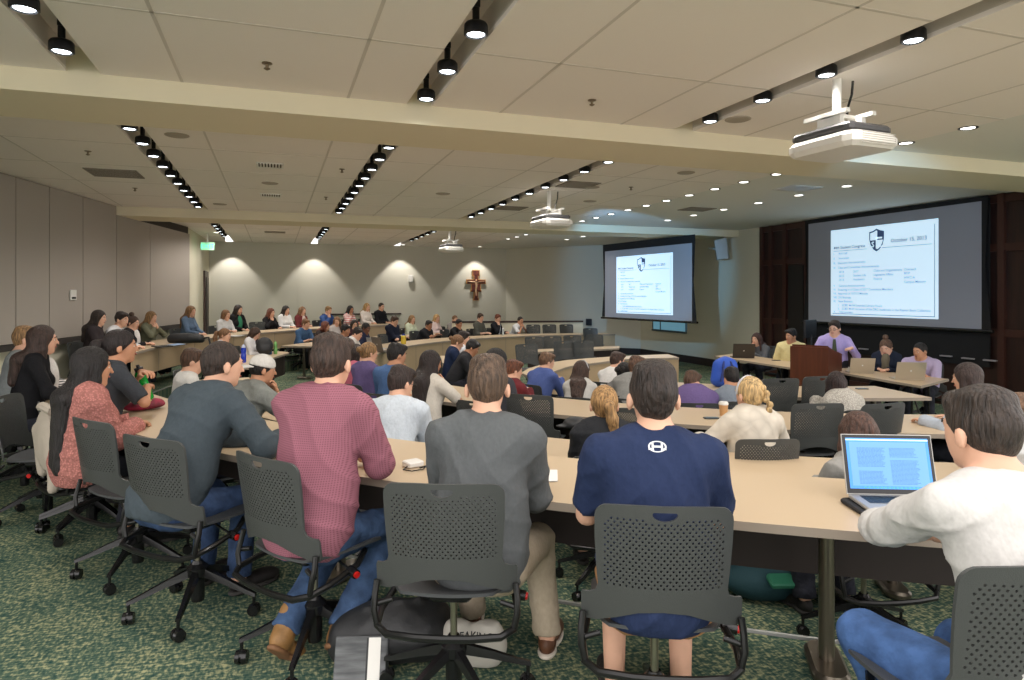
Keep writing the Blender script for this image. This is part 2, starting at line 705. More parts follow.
def person(px, top, d, label, sex='m', hair='short', hc=(70, 48, 34), sleeve=2.0, col=(90, 90, 95), cl='plain',
           pose='rest', zf=-0.25, yaw=None, hyaw=None, pitch=8, skin='fair', pants=(40, 42, 52), pcl='jeans', lean=None,
           group=None, big=0.0, extra=(), off=(0, 0), h=None, loose=0.0, chair=True, cdz=None, legs=None, hands=None, shoes=None,
           hs=1.0, twist=0.0, face_px=None, tz=0.74, chy=0.0, roll=0, chx=0.0, ch=None):
    """a seated figure whose head top is seen at (px, top) at depth d; yaw: world heading in degrees clockwise from +Y"""
    X, Y, _ = atd(px, d)
    ztop = CAMZ - (top - HZ) * d / FPX - zf
    near = d < 5.6
    h = h or (0.0095 if d < 4.2 else 0.012 if d < 6 else 0.016)
    male = sex == 'm'
    hz = 0.545
    hh = 0.125 * hs
    hth = 0.014
    if yaw is None:
        yaw = math.degrees(math.atan2(8.0 - X, 10.7 - Y)) if Y < 16.2 else 140
    a = math.radians(yaw)
    Lt = 0.47 if male else 0.43
    shz = ztop - hth - 2 * hh - 0.026 + (0.01 if not male else 0)
    if pitch > 15:
        shz += 0.03
    rise = shz - hz
    if lean is None:
        lean = math.degrees(math.acos(min(0.995, max(0.89, rise / Lt))))
    L = rise / math.cos(math.radians(lean))
    ln = math.radians(lean)
    ax = np.array([0, math.sin(ln), math.cos(ln)])
    sw = (0.178 if male else 0.152) + big * 0.3
    hip = np.array([0, 0, hz])
    shc = hip + ax * L
    hcen = np.array([0, shc[1] + 0.035 + 0.06 * math.sin(ln) + 0.001 * pitch, ztop - hth - hh])
    # origin so that the head centre is on the ray
    R0 = rotz(-a)
    hw = R0 @ np.array([0, hcen[1], 0])
    ox, oy = X - hw[0] + off[0], Y - hw[1] + off[1]
    if hyaw is None:
        wy = math.degrees(math.atan2(9.8 - X, 8.6 - Y))
        hyaw = max(-62, min(62, wy - yaw))
    HR = rotz(-math.radians(hyaw)) @ rotx(-math.radians(pitch)) @ roty(math.radians(roll))

    def hp(x, y, z):
        return hcen + HR @ (np.array([x, y, z]) * hs)

    def he(c, r, k=0.02, clips=()):
        return ell(hp(*c), np.array(r) * hs, k, HR, clips)
    TR = rotx(-ln)

    def tp(x, y, wv):
        return hip + TR @ np.array([x, y, wv])
    # --- head
    fw = 1.0 if male else 0.94
    P = [he((0, -0.014, 0.026), (0.074, 0.093, 0.093)), he((0, 0.030, -0.050), (0.054 * fw, 0.056, 0.062), 0.03),
         he((0, 0.040, -0.005), (0.060 * fw, 0.050, 0.075), 0.02), he((0, 0.066, -0.092), (0.020, 0.018, 0.016), 0.02),
         cone(hp(0, 0.092, 0.008), hp(0, 0.107, -0.026), 0.007, 0.0105, 0.012),
         cone(hp(-0.032, 0.080, 0.024), hp(0.032, 0.080, 0.024), 0.010, 0.010, 0.012),
         he((0.081, -0.010, -0.012), (0.011, 0.019, 0.031), 0.006), he((-0.081, -0.010, -0.012), (0.011, 0.019, 0.031), 0.006),
         cone(hp(0, -0.026, -0.05), shc + np.array([0, -0.005, 0.0]), 0.052 if male else 0.043, 0.060 if male else 0.048, 0.03)]
    # --- torso
    b = big
    T = [ell(tp(0, -0.005, 0.02), (0.165 + b * 0.5, 0.115 + b * 0.5, 0.115), 0.06, TR),
         ell(tp(0, 0.0, L * 0.42), ((0.142 if male else 0.122) + b, 0.100 + b, 0.17), 0.07, TR),
         ell(tp(0, 0.0, L * 0.76), ((0.165 if male else 0.140) + b * 0.7, 0.108 + b * 0.6, 0.17), 0.07, TR),
         cone(tp(-sw + 0.05, -0.01, L - 0.045), tp(sw - 0.05, -0.01, L - 0.045), 0.062 if male else 0.052, 0.062 if male else 0.052, 0.06),
         cone(tp(-0.07, -0.01, L + 0.0), tp(0.07, -0.01, L + 0.0), 0.045 if male else 0.036, 0.045 if male else 0.036, 0.06)]
    if not male:
        for s in (-1, 1):
            T.append(ell(tp(s * 0.065, 0.085, L * 0.68), (0.058, 0.055, 0.058), 0.04, TR))
    P += T
    # --- arms
    ua, fa = (0.285, 0.255) if male else (0.262, 0.235)
    tw = rotz(math.radians(twist))
    tzz = tz + 0.035
    wy = shc[1] + 0.30
    dflt = {'rest': ((-0.06, wy, tzz), (0.07, wy - 0.02, tzz)), 'open': ((-0.20, wy, tzz), (0.20, wy, tzz)),
            'lap': ((-0.11, 0.22, 0.66), (0.11, 0.22, 0.66)), 'type': ((-0.09, wy + 0.06, tzz + 0.02), (0.09, wy + 0.06, tzz + 0.02)),
            'chin': ((-0.08, wy, tzz), None), 'chinl': (None, (0.08, wy, tzz)), 'clasp': (None, None), 'wide': ((-0.16, wy, tzz), (0.16, wy, tzz)),
            'folded': ((0.10, wy - 0.06, tzz + 0.01), (-0.10, wy - 0.03, tzz + 0.04)),
            'podium': ((-0.24, wy, 0.80), (0.22, wy - 0.06, 0.78))}[pose]
    arms = []
    for s, W in ((-1, dflt[0]), (1, dflt[1])):
        S = tp(s * sw, -0.01, L - 0.035)
        face = W is None
        if face:
            W = hp(0.030 * s, 0.095, -0.155)
            W = np.array([W[0] + 0.02 * s, W[1] + 0.02, max(W[2] - 0.03, tzz + 0.1)])
            hint = (s * 0.6, 0.9, -1.0)
        else:
            hint = (s * 0.55, -0.35, -1.0)
        if hands and hands.get(s) is not None:
            W = np.array(hands[s][:3], float)
            hint = hands[s][3] if len(hands[s]) > 3 else (s * 0.8, -0.2, -1.0)
            face = len(hands[s]) > 4 and hands[s][4]
        E, W = ik(S, W, ua, fa, hint)
        arms.append((s, S, E, W, face))
        ru, rm, rw = (0.050, 0.040, 0.027) if male else (0.041, 0.034, 0.022)
        P += [cone(S, E, ru, rm, 0.03), cone(E, W, rm, rw, 0.015)]
    # --- legs
    hx = 0.095
    if legs is None:
        legs = [(-1, (-0.13, 0.40, 0.50), (-0.13, 0.34, 0.09)), (1, (0.13, 0.40, 0.50), (0.13, 0.36, 0.09))]
    G = []
    feet = []
    for s, K, A in legs:
        H = np.array([s * hx, 0.02, hz - 0.01])
        K = np.array(K, float)
        A = np.array(A, float)
        tr, kr, ar = (0.082, 0.058, 0.040) if male else (0.078, 0.052, 0.035)
        G += [cone(H, K, tr + b * 0.3, kr, 0.04), cone(K, A, kr - 0.002, ar, 0.02)]
        feet.append((s, K, A))
    P += G
    V, Q = sdf_mesh(P, h)
    Vs, Qs, Ms = [V], [Q], [np.zeros(len(Q), int)]
    nv = len(V)
    # hands
    for s, S, E, W, face in arms:
        dr = W - E
        dr /= np.linalg.norm(dr)
        if face:
            up = (0, 1, 0.1)
            R = frame_to(dr * 0.6 + np.array([0, -0.05, 0.7]), up)
            cu = 0.9
        else:
            R = frame_to(np.array([dr[0] * 0.8 - 0.25 * s, dr[1], min(dr[2], 0.02) * 0.3]), (0, 0, 1))
            cu = 0.45
        HV, HQ = hand(cu, s, 0.0045 if near else 0.008)
        HV = HV @ R.T * (1.0 if male else 0.9) + W
        Vs.append(HV)
        Qs.append(HQ + nv)
        Ms.append(np.zeros(len(HQ), int))
        nv += len(HV)
    V = np.concatenate(Vs)
    Q = np.concatenate(Qs)
    M = np.concatenate(Ms)
    me = mesh_from_arrays('person', V, Q)
    me.materials.append(skinmat(skin))
    o = bpy.data.objects.new('person', me)
    COL.objects.link(o)
    o.location = (ox, oy, zf)
    o.rotation_euler = (0, 0, -a)
    tag(o, label, 'person', group)
    hm = hairmat(hc)
    # facial features: children of the person
    mb = MB()
    for s in (-1, 1):
        mb = MB()
        for c, r, mi in (((s * 0.030, 0.0790, 0.006), (0.012, 0.006, 0.0065), 0), ((s * 0.030, 0.0830, 0.006), (0.005, 0.0035, 0.005), 1)):
            v, f = smallball(hp(*c), np.array(r) * hs, HR)
            mb.add(v, f, mi)
        mb.build('eye', [EYEW, EYED], o, True)
    mb = MB()
    v, f = smallball(hp(0, 0.090, -0.052), np.array((0.023, 0.007, 0.0075)) * hs, HR)
    mb.add(v, f)
    mb.build('mouth', LIP, o, True)
    for s in (-1, 1):
        mb = MB()
        mb.tube([hp(s * 0.014, 0.094, 0.026), hp(s * 0.032, 0.091, 0.031), hp(s * 0.048, 0.078, 0.025)], [0.003, 0.0036, 0.002], 6)
        mb.build('eyebrow', hm, o, True)
    # --- shirt
    g = 0.012 + loose
    C = [p for p in T]
    C.append(ell(tp(0, 0.0, L * 0.25), ((0.172 if male else 0.142) + b, 0.118 + b, 0.24), 0.06, TR))
    sl = max(0.0, min(1, sleeve))
    for s, S, E, W, _ in arms:
        ru, rm, rw = (0.052, 0.042, 0.030) if male else (0.043, 0.036, 0.025)
        if sleeve <= 0:
            C.append(ell(S, (0.05, 0.05, 0.05), 0.03))
            continue
        e = S + (E - S) * sl
        dd = (E - S) / np.linalg.norm(E - S)
        if sleeve <= 1:
            C.append(cone(S, e + dd * 0.03, ru + 0.006, rm + 0.008, 0.03, ((e, dd),)))
        else:
            C.append(cone(S, E, ru, rm, 0.03))
            f2 = min(1.0, sleeve - 1)
            e2 = E + (W - E) * f2
            d2 = (W - E) / np.linalg.norm(W - E)
            C.append(cone(E, e2 + d2 * 0.02, rm, rm + (rw - rm) * f2 + 0.004, 0.03, ((e2, d2),)))
            if near and sleeve < 1.9:
                C.append(cone(e2 - d2 * 0.05, e2, rm + 0.006, rm + 0.004, 0.01, ((e2, d2), (e2 - d2 * 0.05, -d2))))
    nck = hp(0, -0.02, -0.06) - shc
    nck = nck / np.linalg.norm(nck)
    ctop = shc + nck * (0.045 if 'collar' in extra or 'hood' in extra else 0.030)
    C.append(cone(shc - nck * 0.02, ctop + nck * 0.03, 0.066 if male else 0.055, 0.058 if male else 0.050, 0.03, ((ctop, nck),)))
    sub = []
    if 'vneck' in extra:
        sub.append(ell(shc + np.array([0, 0.10, 0.0]), (0.055, 0.09, 0.10)))
    V, Q = sdf_mesh(C, h, g, sub=sub, clips=[(tp(0, 0, -0.085), -ax)], noise=0.006 if near else 0.003, nk=21, seed=px, crease=1.5)
    me = mesh_from_arrays('shirt', V, Q)
    me.materials.append(cloth(col, cl))
    shirt = bpy.data.objects.new('shirt', me)
    COL.objects.link(shirt)
    shirt.parent = o
    if 'hood' in extra:
        nb = shc - ax * 0.0
        HP = [ell(nb + np.array([0, -0.085, 0.0]), (0.11, 0.055, 0.075), 0.04), cone(nb + np.array([-0.085, -0.02, 0.03]), nb + np.array([-0.04, 0.06, -0.01]), 0.032, 0.02, 0.03),
              cone(nb + np.array([0.085, -0.02, 0.03]), nb + np.array([0.04, 0.06, -0.01]), 0.032, 0.02, 0.03)]
        me = mesh_from_arrays('hood', *sdf_mesh(HP, h, sub=[ell(nb + np.array([0, -0.04, 0.085]), (0.075, 0.055, 0.07))]))
        link_mesh('hood', me, cloth(col, cl), o)
    if 'collar' in extra and d < 9:
        HP = [cone(ctop - nck * 0.035, ctop + nck * 0.006, 0.074 if male else 0.062, 0.066 if male else 0.055, 0.01, ((ctop + nck * 0.006, nck), (ctop - nck * 0.03, -nck)))]
        V2, Q2 = sdf_mesh(HP, min(h, 0.01), sub=[cone(ctop - nck * 0.1, ctop + nck * 0.1, 0.056, 0.056), ell(ctop + np.array([0, 0.10, -0.01]), (0.03, 0.08, 0.06))])
        link_mesh('collar', mesh_from_arrays('collar', V2, Q2), cloth(col, cl), o)
    if 'tie' in extra:
        mb = MB()
        p0 = tp(0, 0.145, L - 0.02)
        p1 = tp(0, 0.175, L * 0.35)
        mb.loft([[(-0.018, p0[1] - .02, p0[2] + .02), (0.018, p0[1] - .02, p0[2] + .02), (0.018, p0[1], p0[2] + .02), (-0.018, p0[1], p0[2] + .02)],
                 [(-0.04, p1[1] - .03, p1[2]), (0.04, p1[1] - .03, p1[2]), (0.04, p1[1], p1[2]), (-0.04, p1[1], p1[2])]])
        mb.build('necktie', cloth((70, 78, 55)), o)
    for ex in extra:
        if isinstance(ex, tuple) and ex[0] == 'open':   # open jacket: the garment seen in the gap at the front
            me = mesh_from_arrays('undershirt', *sdf_mesh([ell(tp(0, 0.075, L * 0.62), (0.055, 0.062 + (0.03 if not male else 0), 0.21), 0.02, TR)], h, g + 0.004))
            link_mesh('undershirt', me, cloth(ex[1]), o)
    # --- trousers
    fr = []
    if pcl == 'bare':
        for s, K, A in feet:
            H = np.array([s * hx, 0.02, hz - 0.01])
            e = H + (K - H) * 0.85
            dd = (K - H) / np.linalg.norm(K - H)
            fr.append(cone(H, e + dd * 0.03, 0.09, 0.072, 0.04, ((e, dd),)))
    else:
        for s, K, A in feet:
            H = np.array([s * hx, 0.02, hz - 0.01])
            dd = (A - K) / np.linalg.norm(A - K)
            fr += [cone(H, K, 0.088, 0.062, 0.04), cone(K, A + dd * 0.02, 0.060, 0.054, 0.02, ((A - dd * 0.005, dd),))]
    fr.append(ell(tp(0, -0.005, 0.02), (0.168 + b * 0.5, 0.118 + b * 0.5, 0.115), 0.05, TR, ((tp(0, 0, 0.055), ax),)))
    V, Q = sdf_mesh(fr, h if near else 0.018, 0.008, noise=0.004 if near else 0, nk=24, seed=px + 3, crease=1.6)
    me = mesh_from_arrays('trousers', V, Q)
    me.materials.append(cloth(pants, 'plain' if pcl == 'bare' else pcl))
    t = bpy.data.objects.new('shorts' if pcl == 'bare' else 'trousers', me)
    COL.objects.link(t)
    t.parent = o
    # --- shoes
    if d < 9.5:
        sk = (shoes or ('shoe', (38, 34, 34), (60, 58, 56)))
        for s, K, A in feet:
            me = shoe_mesh(sk[0])
            yd = K - A
            yd[2] = 0
            if len(sk) > 3:
                Rm = sk[3]
            else:
                Rm = rotz(math.atan2(-s * 0.12, 1) * 1.0)
            Mt = Matrix.Translation(Vector(A - Rm @ np.array([0, -0.03, 0.088]))) @ Matrix(Rm.tolist()).to_4x4()
            so = link_mesh('shoe', me, mat('leather_%d_%d_%d' % sk[1], srgb(*sk[1]), 0.55, bump=0.2, bscale=40, col2=sh(srgb(*sk[1]), 0.7), nscale=20), o, Mt)
            link_mesh('sole', MESHES['shoe_' + sk[0] + '_sole'], mat('sole_%d_%d_%d' % sk[2], srgb(*sk[2]), 0.7), so)
    make_hair(o, hair, hm, hp, he, HR, hs, h, near, d, shc, extra, px, male, tp, L)
    accessories(o, hair, hp, extra)
    # --- the chair the figure sits on
    if chair:
        dz = 0.0 if cdz is None else cdz
        wl = label.split(',')[0].split()[:11]
        while wl[-1] in ('in', 'the', 'and', 'with', 'at', 'a', 'of', 'her', 'his', 'to', 'by', 'on', 'over', 'behind', 'between', 'left', 'right', 'pale', 'dark', 'long', 'short'):
            wl.pop()
        cl_ = chair if isinstance(chair, str) else 'dark chair under the ' + ' '.join(wl)
        if ch:
            chair_px(ch[0], ch[1], zf, ch[2], cl_, dz, near=d < 7.5)
            return o, shirt
        bx, by = (R0 @ np.array([chx, chy, 0]))[:2]
        put_chair(ox + bx, oy + by, zf, -a, cl_, dz, near=d < 7.5)
    return o, shirt


def make_hair(o, style, hm, hp, he, HR, hs, h, near, d, shc, extra, seed, male, tp=None, L=0.45):
    hh = min(h, 0.010) if near else 0.013
    nz = 0.0032 if near else 0.0012
    up = HR @ np.array([0, 0, 1.0])
    fwd = HR @ np.array([0, 1.0, 0])
    face = he((0, 0.105, -0.025), (0.078, 0.078, 0.098))
    lowfront = (hp(0, 0.0, -0.030), -(up * 1.0 - fwd * 0.95) / 1.38)
    nape = (hp(0, 0, -0.067), -up)
    if style == 'cap':
        me = mesh_from_arrays('hair', *sdf_mesh([he((0, -0.014, 0.02), (0.081, 0.100, 0.094))], hh, sub=[face], clips=[lowfront, nape]))
        link_mesh('hair', me, hm, o)
        C = [he((0, -0.012, 0.036), (0.090, 0.108, 0.096))]
        V, Q = sdf_mesh(C, hh, clips=[(hp(0, -0.02, 0.028), -(up + fwd * 0.12))])
        cp = link_mesh('cap', mesh_from_arrays('cap', V, Q), cloth((205, 202, 195)), o)
        V, Q = sdf_mesh([he((0, -0.140, 0.022), (0.075, 0.080, 0.012), 0.01)], 0.006)
        V = V - np.outer(((V - hp(0, -0.1, 0)) @ HR[:, 1] < 0) * (((V - hp(0, -0.1, 0)) @ HR[:, 1]) ** 2) * 3.0, up)
        link_mesh('cap_brim', mesh_from_arrays('cap_brim', V, Q), cloth((205, 202, 195)), cp)
        return
    short = style in ('short', 'crew', 'bald')
    A = [he((0, -0.016, 0.030), (0.081 if style != 'crew' else 0.079, 0.104 if style != 'crew' else 0.098, 0.100 if style != 'crew' else 0.096), 0.02),
         he((0, -0.048, -0.024), (0.052, 0.050, 0.050), 0.02)]
    if style == 'short':
        A += [he((0.01, 0.050, 0.085), (0.066, 0.050, 0.036), 0.02), he((0.0, -0.03, 0.095), (0.070, 0.070, 0.040), 0.02)]
    if style == 'afro':
        A = [he((0, -0.016, 0.030), (0.105, 0.118, 0.118), 0.02)]
    if short or style == 'afro':
        V, Q = sdf_mesh(A, hh, sub=[face], clips=[lowfront, nape], noise=nz * 1.3, nk=70, seed=seed)
        link_mesh('hair', mesh_from_arrays('hair', V, Q), hm, o)
        return
    A[0] = he((0, -0.014, 0.028), (0.085, 0.105, 0.102), 0.02)
    sub = [he((0, 0.11, -0.030), (0.068, 0.080, 0.105))]
    ex = []
    clips = []
    if style in ('bun', 'pony', 'braid', 'lowbun'):
        clips = [lowfront, (hp(0, 0, -0.095), -up)]
    V, Q = sdf_mesh(A, hh, sub=sub, clips=clips, noise=nz, nk=60, seed=seed)
    base = (V, Q)
    if style == 'bun':
        ex = [he((0, -0.045, 0.150), (0.042, 0.042, 0.036), 0.02), cone(hp(0, -0.03, 0.1), hp(0, -0.045, 0.14), 0.035, 0.03, 0.02)]
    elif style == 'lowbun':
        ex = [he((0, -0.125, 0.03), (0.040, 0.035, 0.038), 0.02)]
    elif style == 'pony':
        pts = [hp(0, -0.105, 0.045), hp(0.01, -0.150, 0.02), hp(0.03, -0.155, -0.06), hp(0.045, -0.135, -0.15), hp(0.055, -0.12, -0.22)]
        rr = [0.022, 0.034, 0.036, 0.028, 0.010]
        ex = [cone(pts[i], pts[i + 1], rr[i], rr[i + 1], 0.02) for i in range(4)]
    elif style == 'braid':
        ex = []
        for i in range(11):
            t = i / 10
            x = 0.03 + 0.07 * t + (0.010 if i % 2 else -0.010)
            ex.append(ell(hp(x, -0.105 - 0.02 * math.sin(t * 3), 0.05 - 0.36 * t), (0.030 - 0.010 * t, 0.026 - 0.006 * t, 0.026 - 0.005 * t), 0.006, HR @ roty(0.6 if i % 2 else -0.6)))
    elif style in ('long', 'vlong', 'bob'):
        ll = {'bob': 0.0, 'long': 0.16, 'vlong': 0.40}[style]
        dn = np.array([0, 0, -1.0])
        for sx in (-1, -0.4, 0.4, 1):
            a = hp(0.045 * sx, -0.045 + 0.01 * abs(sx), 0.0)
            nk_ = hp(0.052 * sx, -0.060, -0.095)
            ex.append(cone(a, nk_, 0.052, 0.042 if style != 'bob' else 0.034, 0.03))
            if ll:
                m1 = tp(0.044 * sx, -0.108, L - 0.03)
                m2 = tp(0.040 * sx + 0.01, -0.125, L - 0.03 - ll - 0.02 * sx)
                ex.append(cone(nk_, m1, 0.046, 0.046, 0.04))
                ex.append(cone(m1, m2, 0.046, 0.030, 0.04))
        for s in (-1, 1):
            a = hp(s * 0.068, 0.012, 0.03)
            m_ = hp(s * 0.078, 0.010, -0.07)
            e_ = m_ + dn * min(0.14, max(0.02, ll)) + np.array([s * 0.010, 0.0, 0])
            ex += [cone(a, m_, 0.024, 0.026, 0.03), cone(m_, e_, 0.026, 0.014, 0.02)]
    if style in ('long', 'vlong', 'bob'):
        V, Q = sdf_mesh(A + ex, hh, sub=sub, noise=nz, nk=60, seed=seed)
        link_mesh('hair', mesh_from_arrays('hair', V, Q), hm, o)
    else:
        ho = link_mesh('hair', mesh_from_arrays('hair', *base), hm, o)
        V, Q = sdf_mesh(ex, hh * 0.8, noise=nz * (0.6 if style != 'braid' else 0), nk=60, seed=seed)
        link_mesh({'bun': 'hair_bun', 'lowbun': 'hair_bun', 'pony': 'ponytail', 'braid': 'braid'}[style], mesh_from_arrays('tail', V, Q), hm, ho)


def accessories(o, style, hp, extra):
    if 'headband' in extra:
        mb = MB()
        pts = [hp(0.086 * math.cos(t), 0.02 - 0.02 * math.sin(t), 0.03 + 0.099 * math.sin(t)) for t in np.linspace(-0.2, PI + 0.2, 15)]
        mb.tube(pts, 0.007, 6)
        mb.build('headband', mat('band', srgb(205, 195, 120) if style == 'braid' else srgb(190, 190, 195), 0.5), o, True)
    if 'glasses' in extra:
        mb = MB()
        for s in (-1, 1):
            mb.tube([hp(s * 0.032 + 0.020 * math.cos(t), 0.104, 0.004 + 0.016 * math.sin(t)) for t in np.linspace(0, 2 * PI, 11)], 0.0025, 5)
            mb.tube([hp(s * 0.052, 0.104, 0.008), hp(s * 0.08, 0.08, 0.008), hp(s * 0.084, -0.01, 0.006)], 0.0025, 5)
        mb.build('glasses', mat('specs', srgb(30, 28, 28), 0.4), o, True)
# ------------------------------------------------------------------ mesh-back task chair
CH_SHELL = mat('chair_shell', srgb(66, 68, 67), 0.42, bump=0.15, bscale=300, spec=0.4)
CH_SEAT = mat('chair_seat', srgb(64, 66, 68), 0.5, bump=0.1, bscale=300)
CH_BLK = mat('chair_black', srgb(22, 22, 23), 0.25, spec=0.5)
CH_TUBE = mat('chair_tube', srgb(40, 40, 40), 0.28, metal=0.6)
CH_SIL = mat('chair_gas', srgb(150, 145, 130), 0.3, metal=0.9)
CH_RED = mat('chair_red', srgb(190, 25, 22), 0.4)


def back_mesh():
    # outline in (x, z)
    half = [(0.0, 0.884), (0.10, 0.884), (0.17, 0.880)]
    for i in range(1, 6):
        t = PI / 2 - PI / 2 * i / 5
        half.append((0.175 + 0.045 * math.cos(t), 0.835 + 0.045 * math.sin(t)))
    half += [(0.219, 0.76), (0.213, 0.66), (0.208, 0.60), (0.216, 0.578), (0.235, 0.568), (0.258, 0.565), (0.262, 0.555), (0.262, 0.48), (0.255, 0.470), (0.215, 0.474),
             (0.15, 0.498), (0.08, 0.524), (0.0, 0.532)]
    out = half + [(-x, z) for x, z in reversed(half[1:-1])]
    holes = []
    hd = [(0.040 * math.cos(t), 0.858 + 0.024 * math.sin(t)) for t in [PI + PI * i / 8 for i in range(9)]] + [(0.036, 0.864), (-0.036, 0.864)]
    holes.append(hd)
    r = 0.0041
    for j in range(21):
        z = 0.612 + j * 0.0118
        for i in range(-20, 21):
            x = i * 0.0098
            if (i + j) % 2:
                continue
            lim = 0.192 + (z - 0.61) * 0.03
            if abs(x) > lim - 0.004:
                continue
            zl = 0.615 - 0.0 * abs(x)
            if z > 0.825 and abs(x) < 0.058:
                continue
            if z > 0.845 - 0.2 * max(0, abs(x) - 0.13):
                continue
            holes.append([(x + r * math.cos(t), z + r * math.sin(t)) for t in [2 * PI * k / 6 for k in range(6)]])
    vs = [Vector(p) for p in out]
    fs = [list(range(len(out)))]
    for h_ in holes:
        n = len(vs)
        vs += [Vector(p) for p in h_]
        fs.append(list(range(n, n + len(h_))))
    # a few interior points where there are no holes
    for z in (0.55, 0.58):
        for i in range(-9, 10):
            x = i * 0.024
            if z > 0.56 or abs(x) > 0.05:
                vs.append(Vector((x, z)))
    edges = []
    for f in fs:
        edges += list(zip(f, f[1:] + f[:1]))
    V, E, F, _, _, _ = delaunay_2d_cdt(vs, edges, [], 0, 1e-6)

    def inside(px, pz, poly):
        r_ = False
        for (x1, z1), (x2, z2) in zip(poly, poly[1:] + poly[:1]):
            if (z1 > pz) != (z2 > pz) and px < (x2 - x1) * (pz - z1) / (z2 - z1) + x1:
                r_ = not r_
        return r_
    cells = {}
    for h_ in holes[1:]:
        cx_, cz_ = sum(p[0] for p in h_) / 6, sum(p[1] for p in h_) / 6
        cells.setdefault((int(cx_ // 0.02), int(cz_ // 0.02)), []).append((cx_, cz_))
    tri = []
    for f in F:
        mx = sum(V[i][0] for i in f) / 3
        mz = sum(V[i][1] for i in f) / 3
        if not inside(mx, mz, out) or inside(mx, mz, hd):
            continue
        ok = True
        for a in (-1, 0, 1):
            for b in (-1, 0, 1):
                for (hx, hz_) in cells.get((int(mx // 0.02) + a, int(mz // 0.02) + b), ()):
                    if (mx - hx) ** 2 + (mz - hz_) ** 2 < (r * 0.99) ** 2:
                        ok = False
        if ok:
            tri.append(tuple(f))
    def curve(x, z):
        u = x / 0.22
        t = (z - 0.47) / 0.41
        y = -0.235 - 0.05 * t + 0.055 * u * u * (1.0 - 0.25 * t)
        return (x, y, z)
    n = len(V)
    fv = [curve(p[0], p[1]) for p in V]
    bv = [(p[0], p[1] - 0.010, p[2]) for p in fv]
    faces = []
    cnt = {}
    for f in tri:
        for a, b in zip(f, f[1:] + f[:1]):
            cnt[(a, b)] = 1
    for f in tri:
        faces.append(f)
        faces.append(tuple(i + n for i in reversed(f)))
    for (a, b) in cnt:
        if (b, a) not in cnt:
            faces.append((b, a, a + n, b + n))
    mb = MB()
    mb.add(fv + bv, faces)
    return mb


def seat_mb():
    mb = MB()
    N, M_ = 12, 12
    top, bot = [], []
    for j in range(M_ + 1):
        v = j / M_
        y = -0.215 + 0.46 * v
        wd = 0.225 - 0.035 * (2 * v - 1) ** 4 - 0.02 * (1 - v) ** 3
        for i in range(N + 1):
            u = 2 * i / N - 1
            x = u * wd
            yy = y - 0.025 * (u ** 2) * (v - 0.5) * 2
            z = 0.462 - 0.028 * (1 - u * u) * (1 - (2 * v - 1) ** 2) - 0.035 * max(0, v - 0.75) ** 2 * 8
            top.append((x, yy, z))
            bot.append((x, yy, z - 0.012))
    n = len(top)
    fs = []
    for j in range(M_):
        for i in range(N):
            a = j * (N + 1) + i
            fs.append((a, a + 1, a + N + 2, a + N + 1))
            fs.append((a + n, a + N + 1 + n, a + N + 2 + n, a + 1 + n))
    edge = [i for i in range(N + 1)] + [j * (N + 1) + N for j in range(1, M_ + 1)] + [M_ * (N + 1) + i for i in range(N - 1, -1, -1)] + [j * (N + 1) for j in range(M_ - 1, 0, -1)]
    for a, b in zip(edge, edge[1:] + edge[:1]):
        fs.append((b, a, a + n, b + n))
    return mb.add(top + bot, fs)


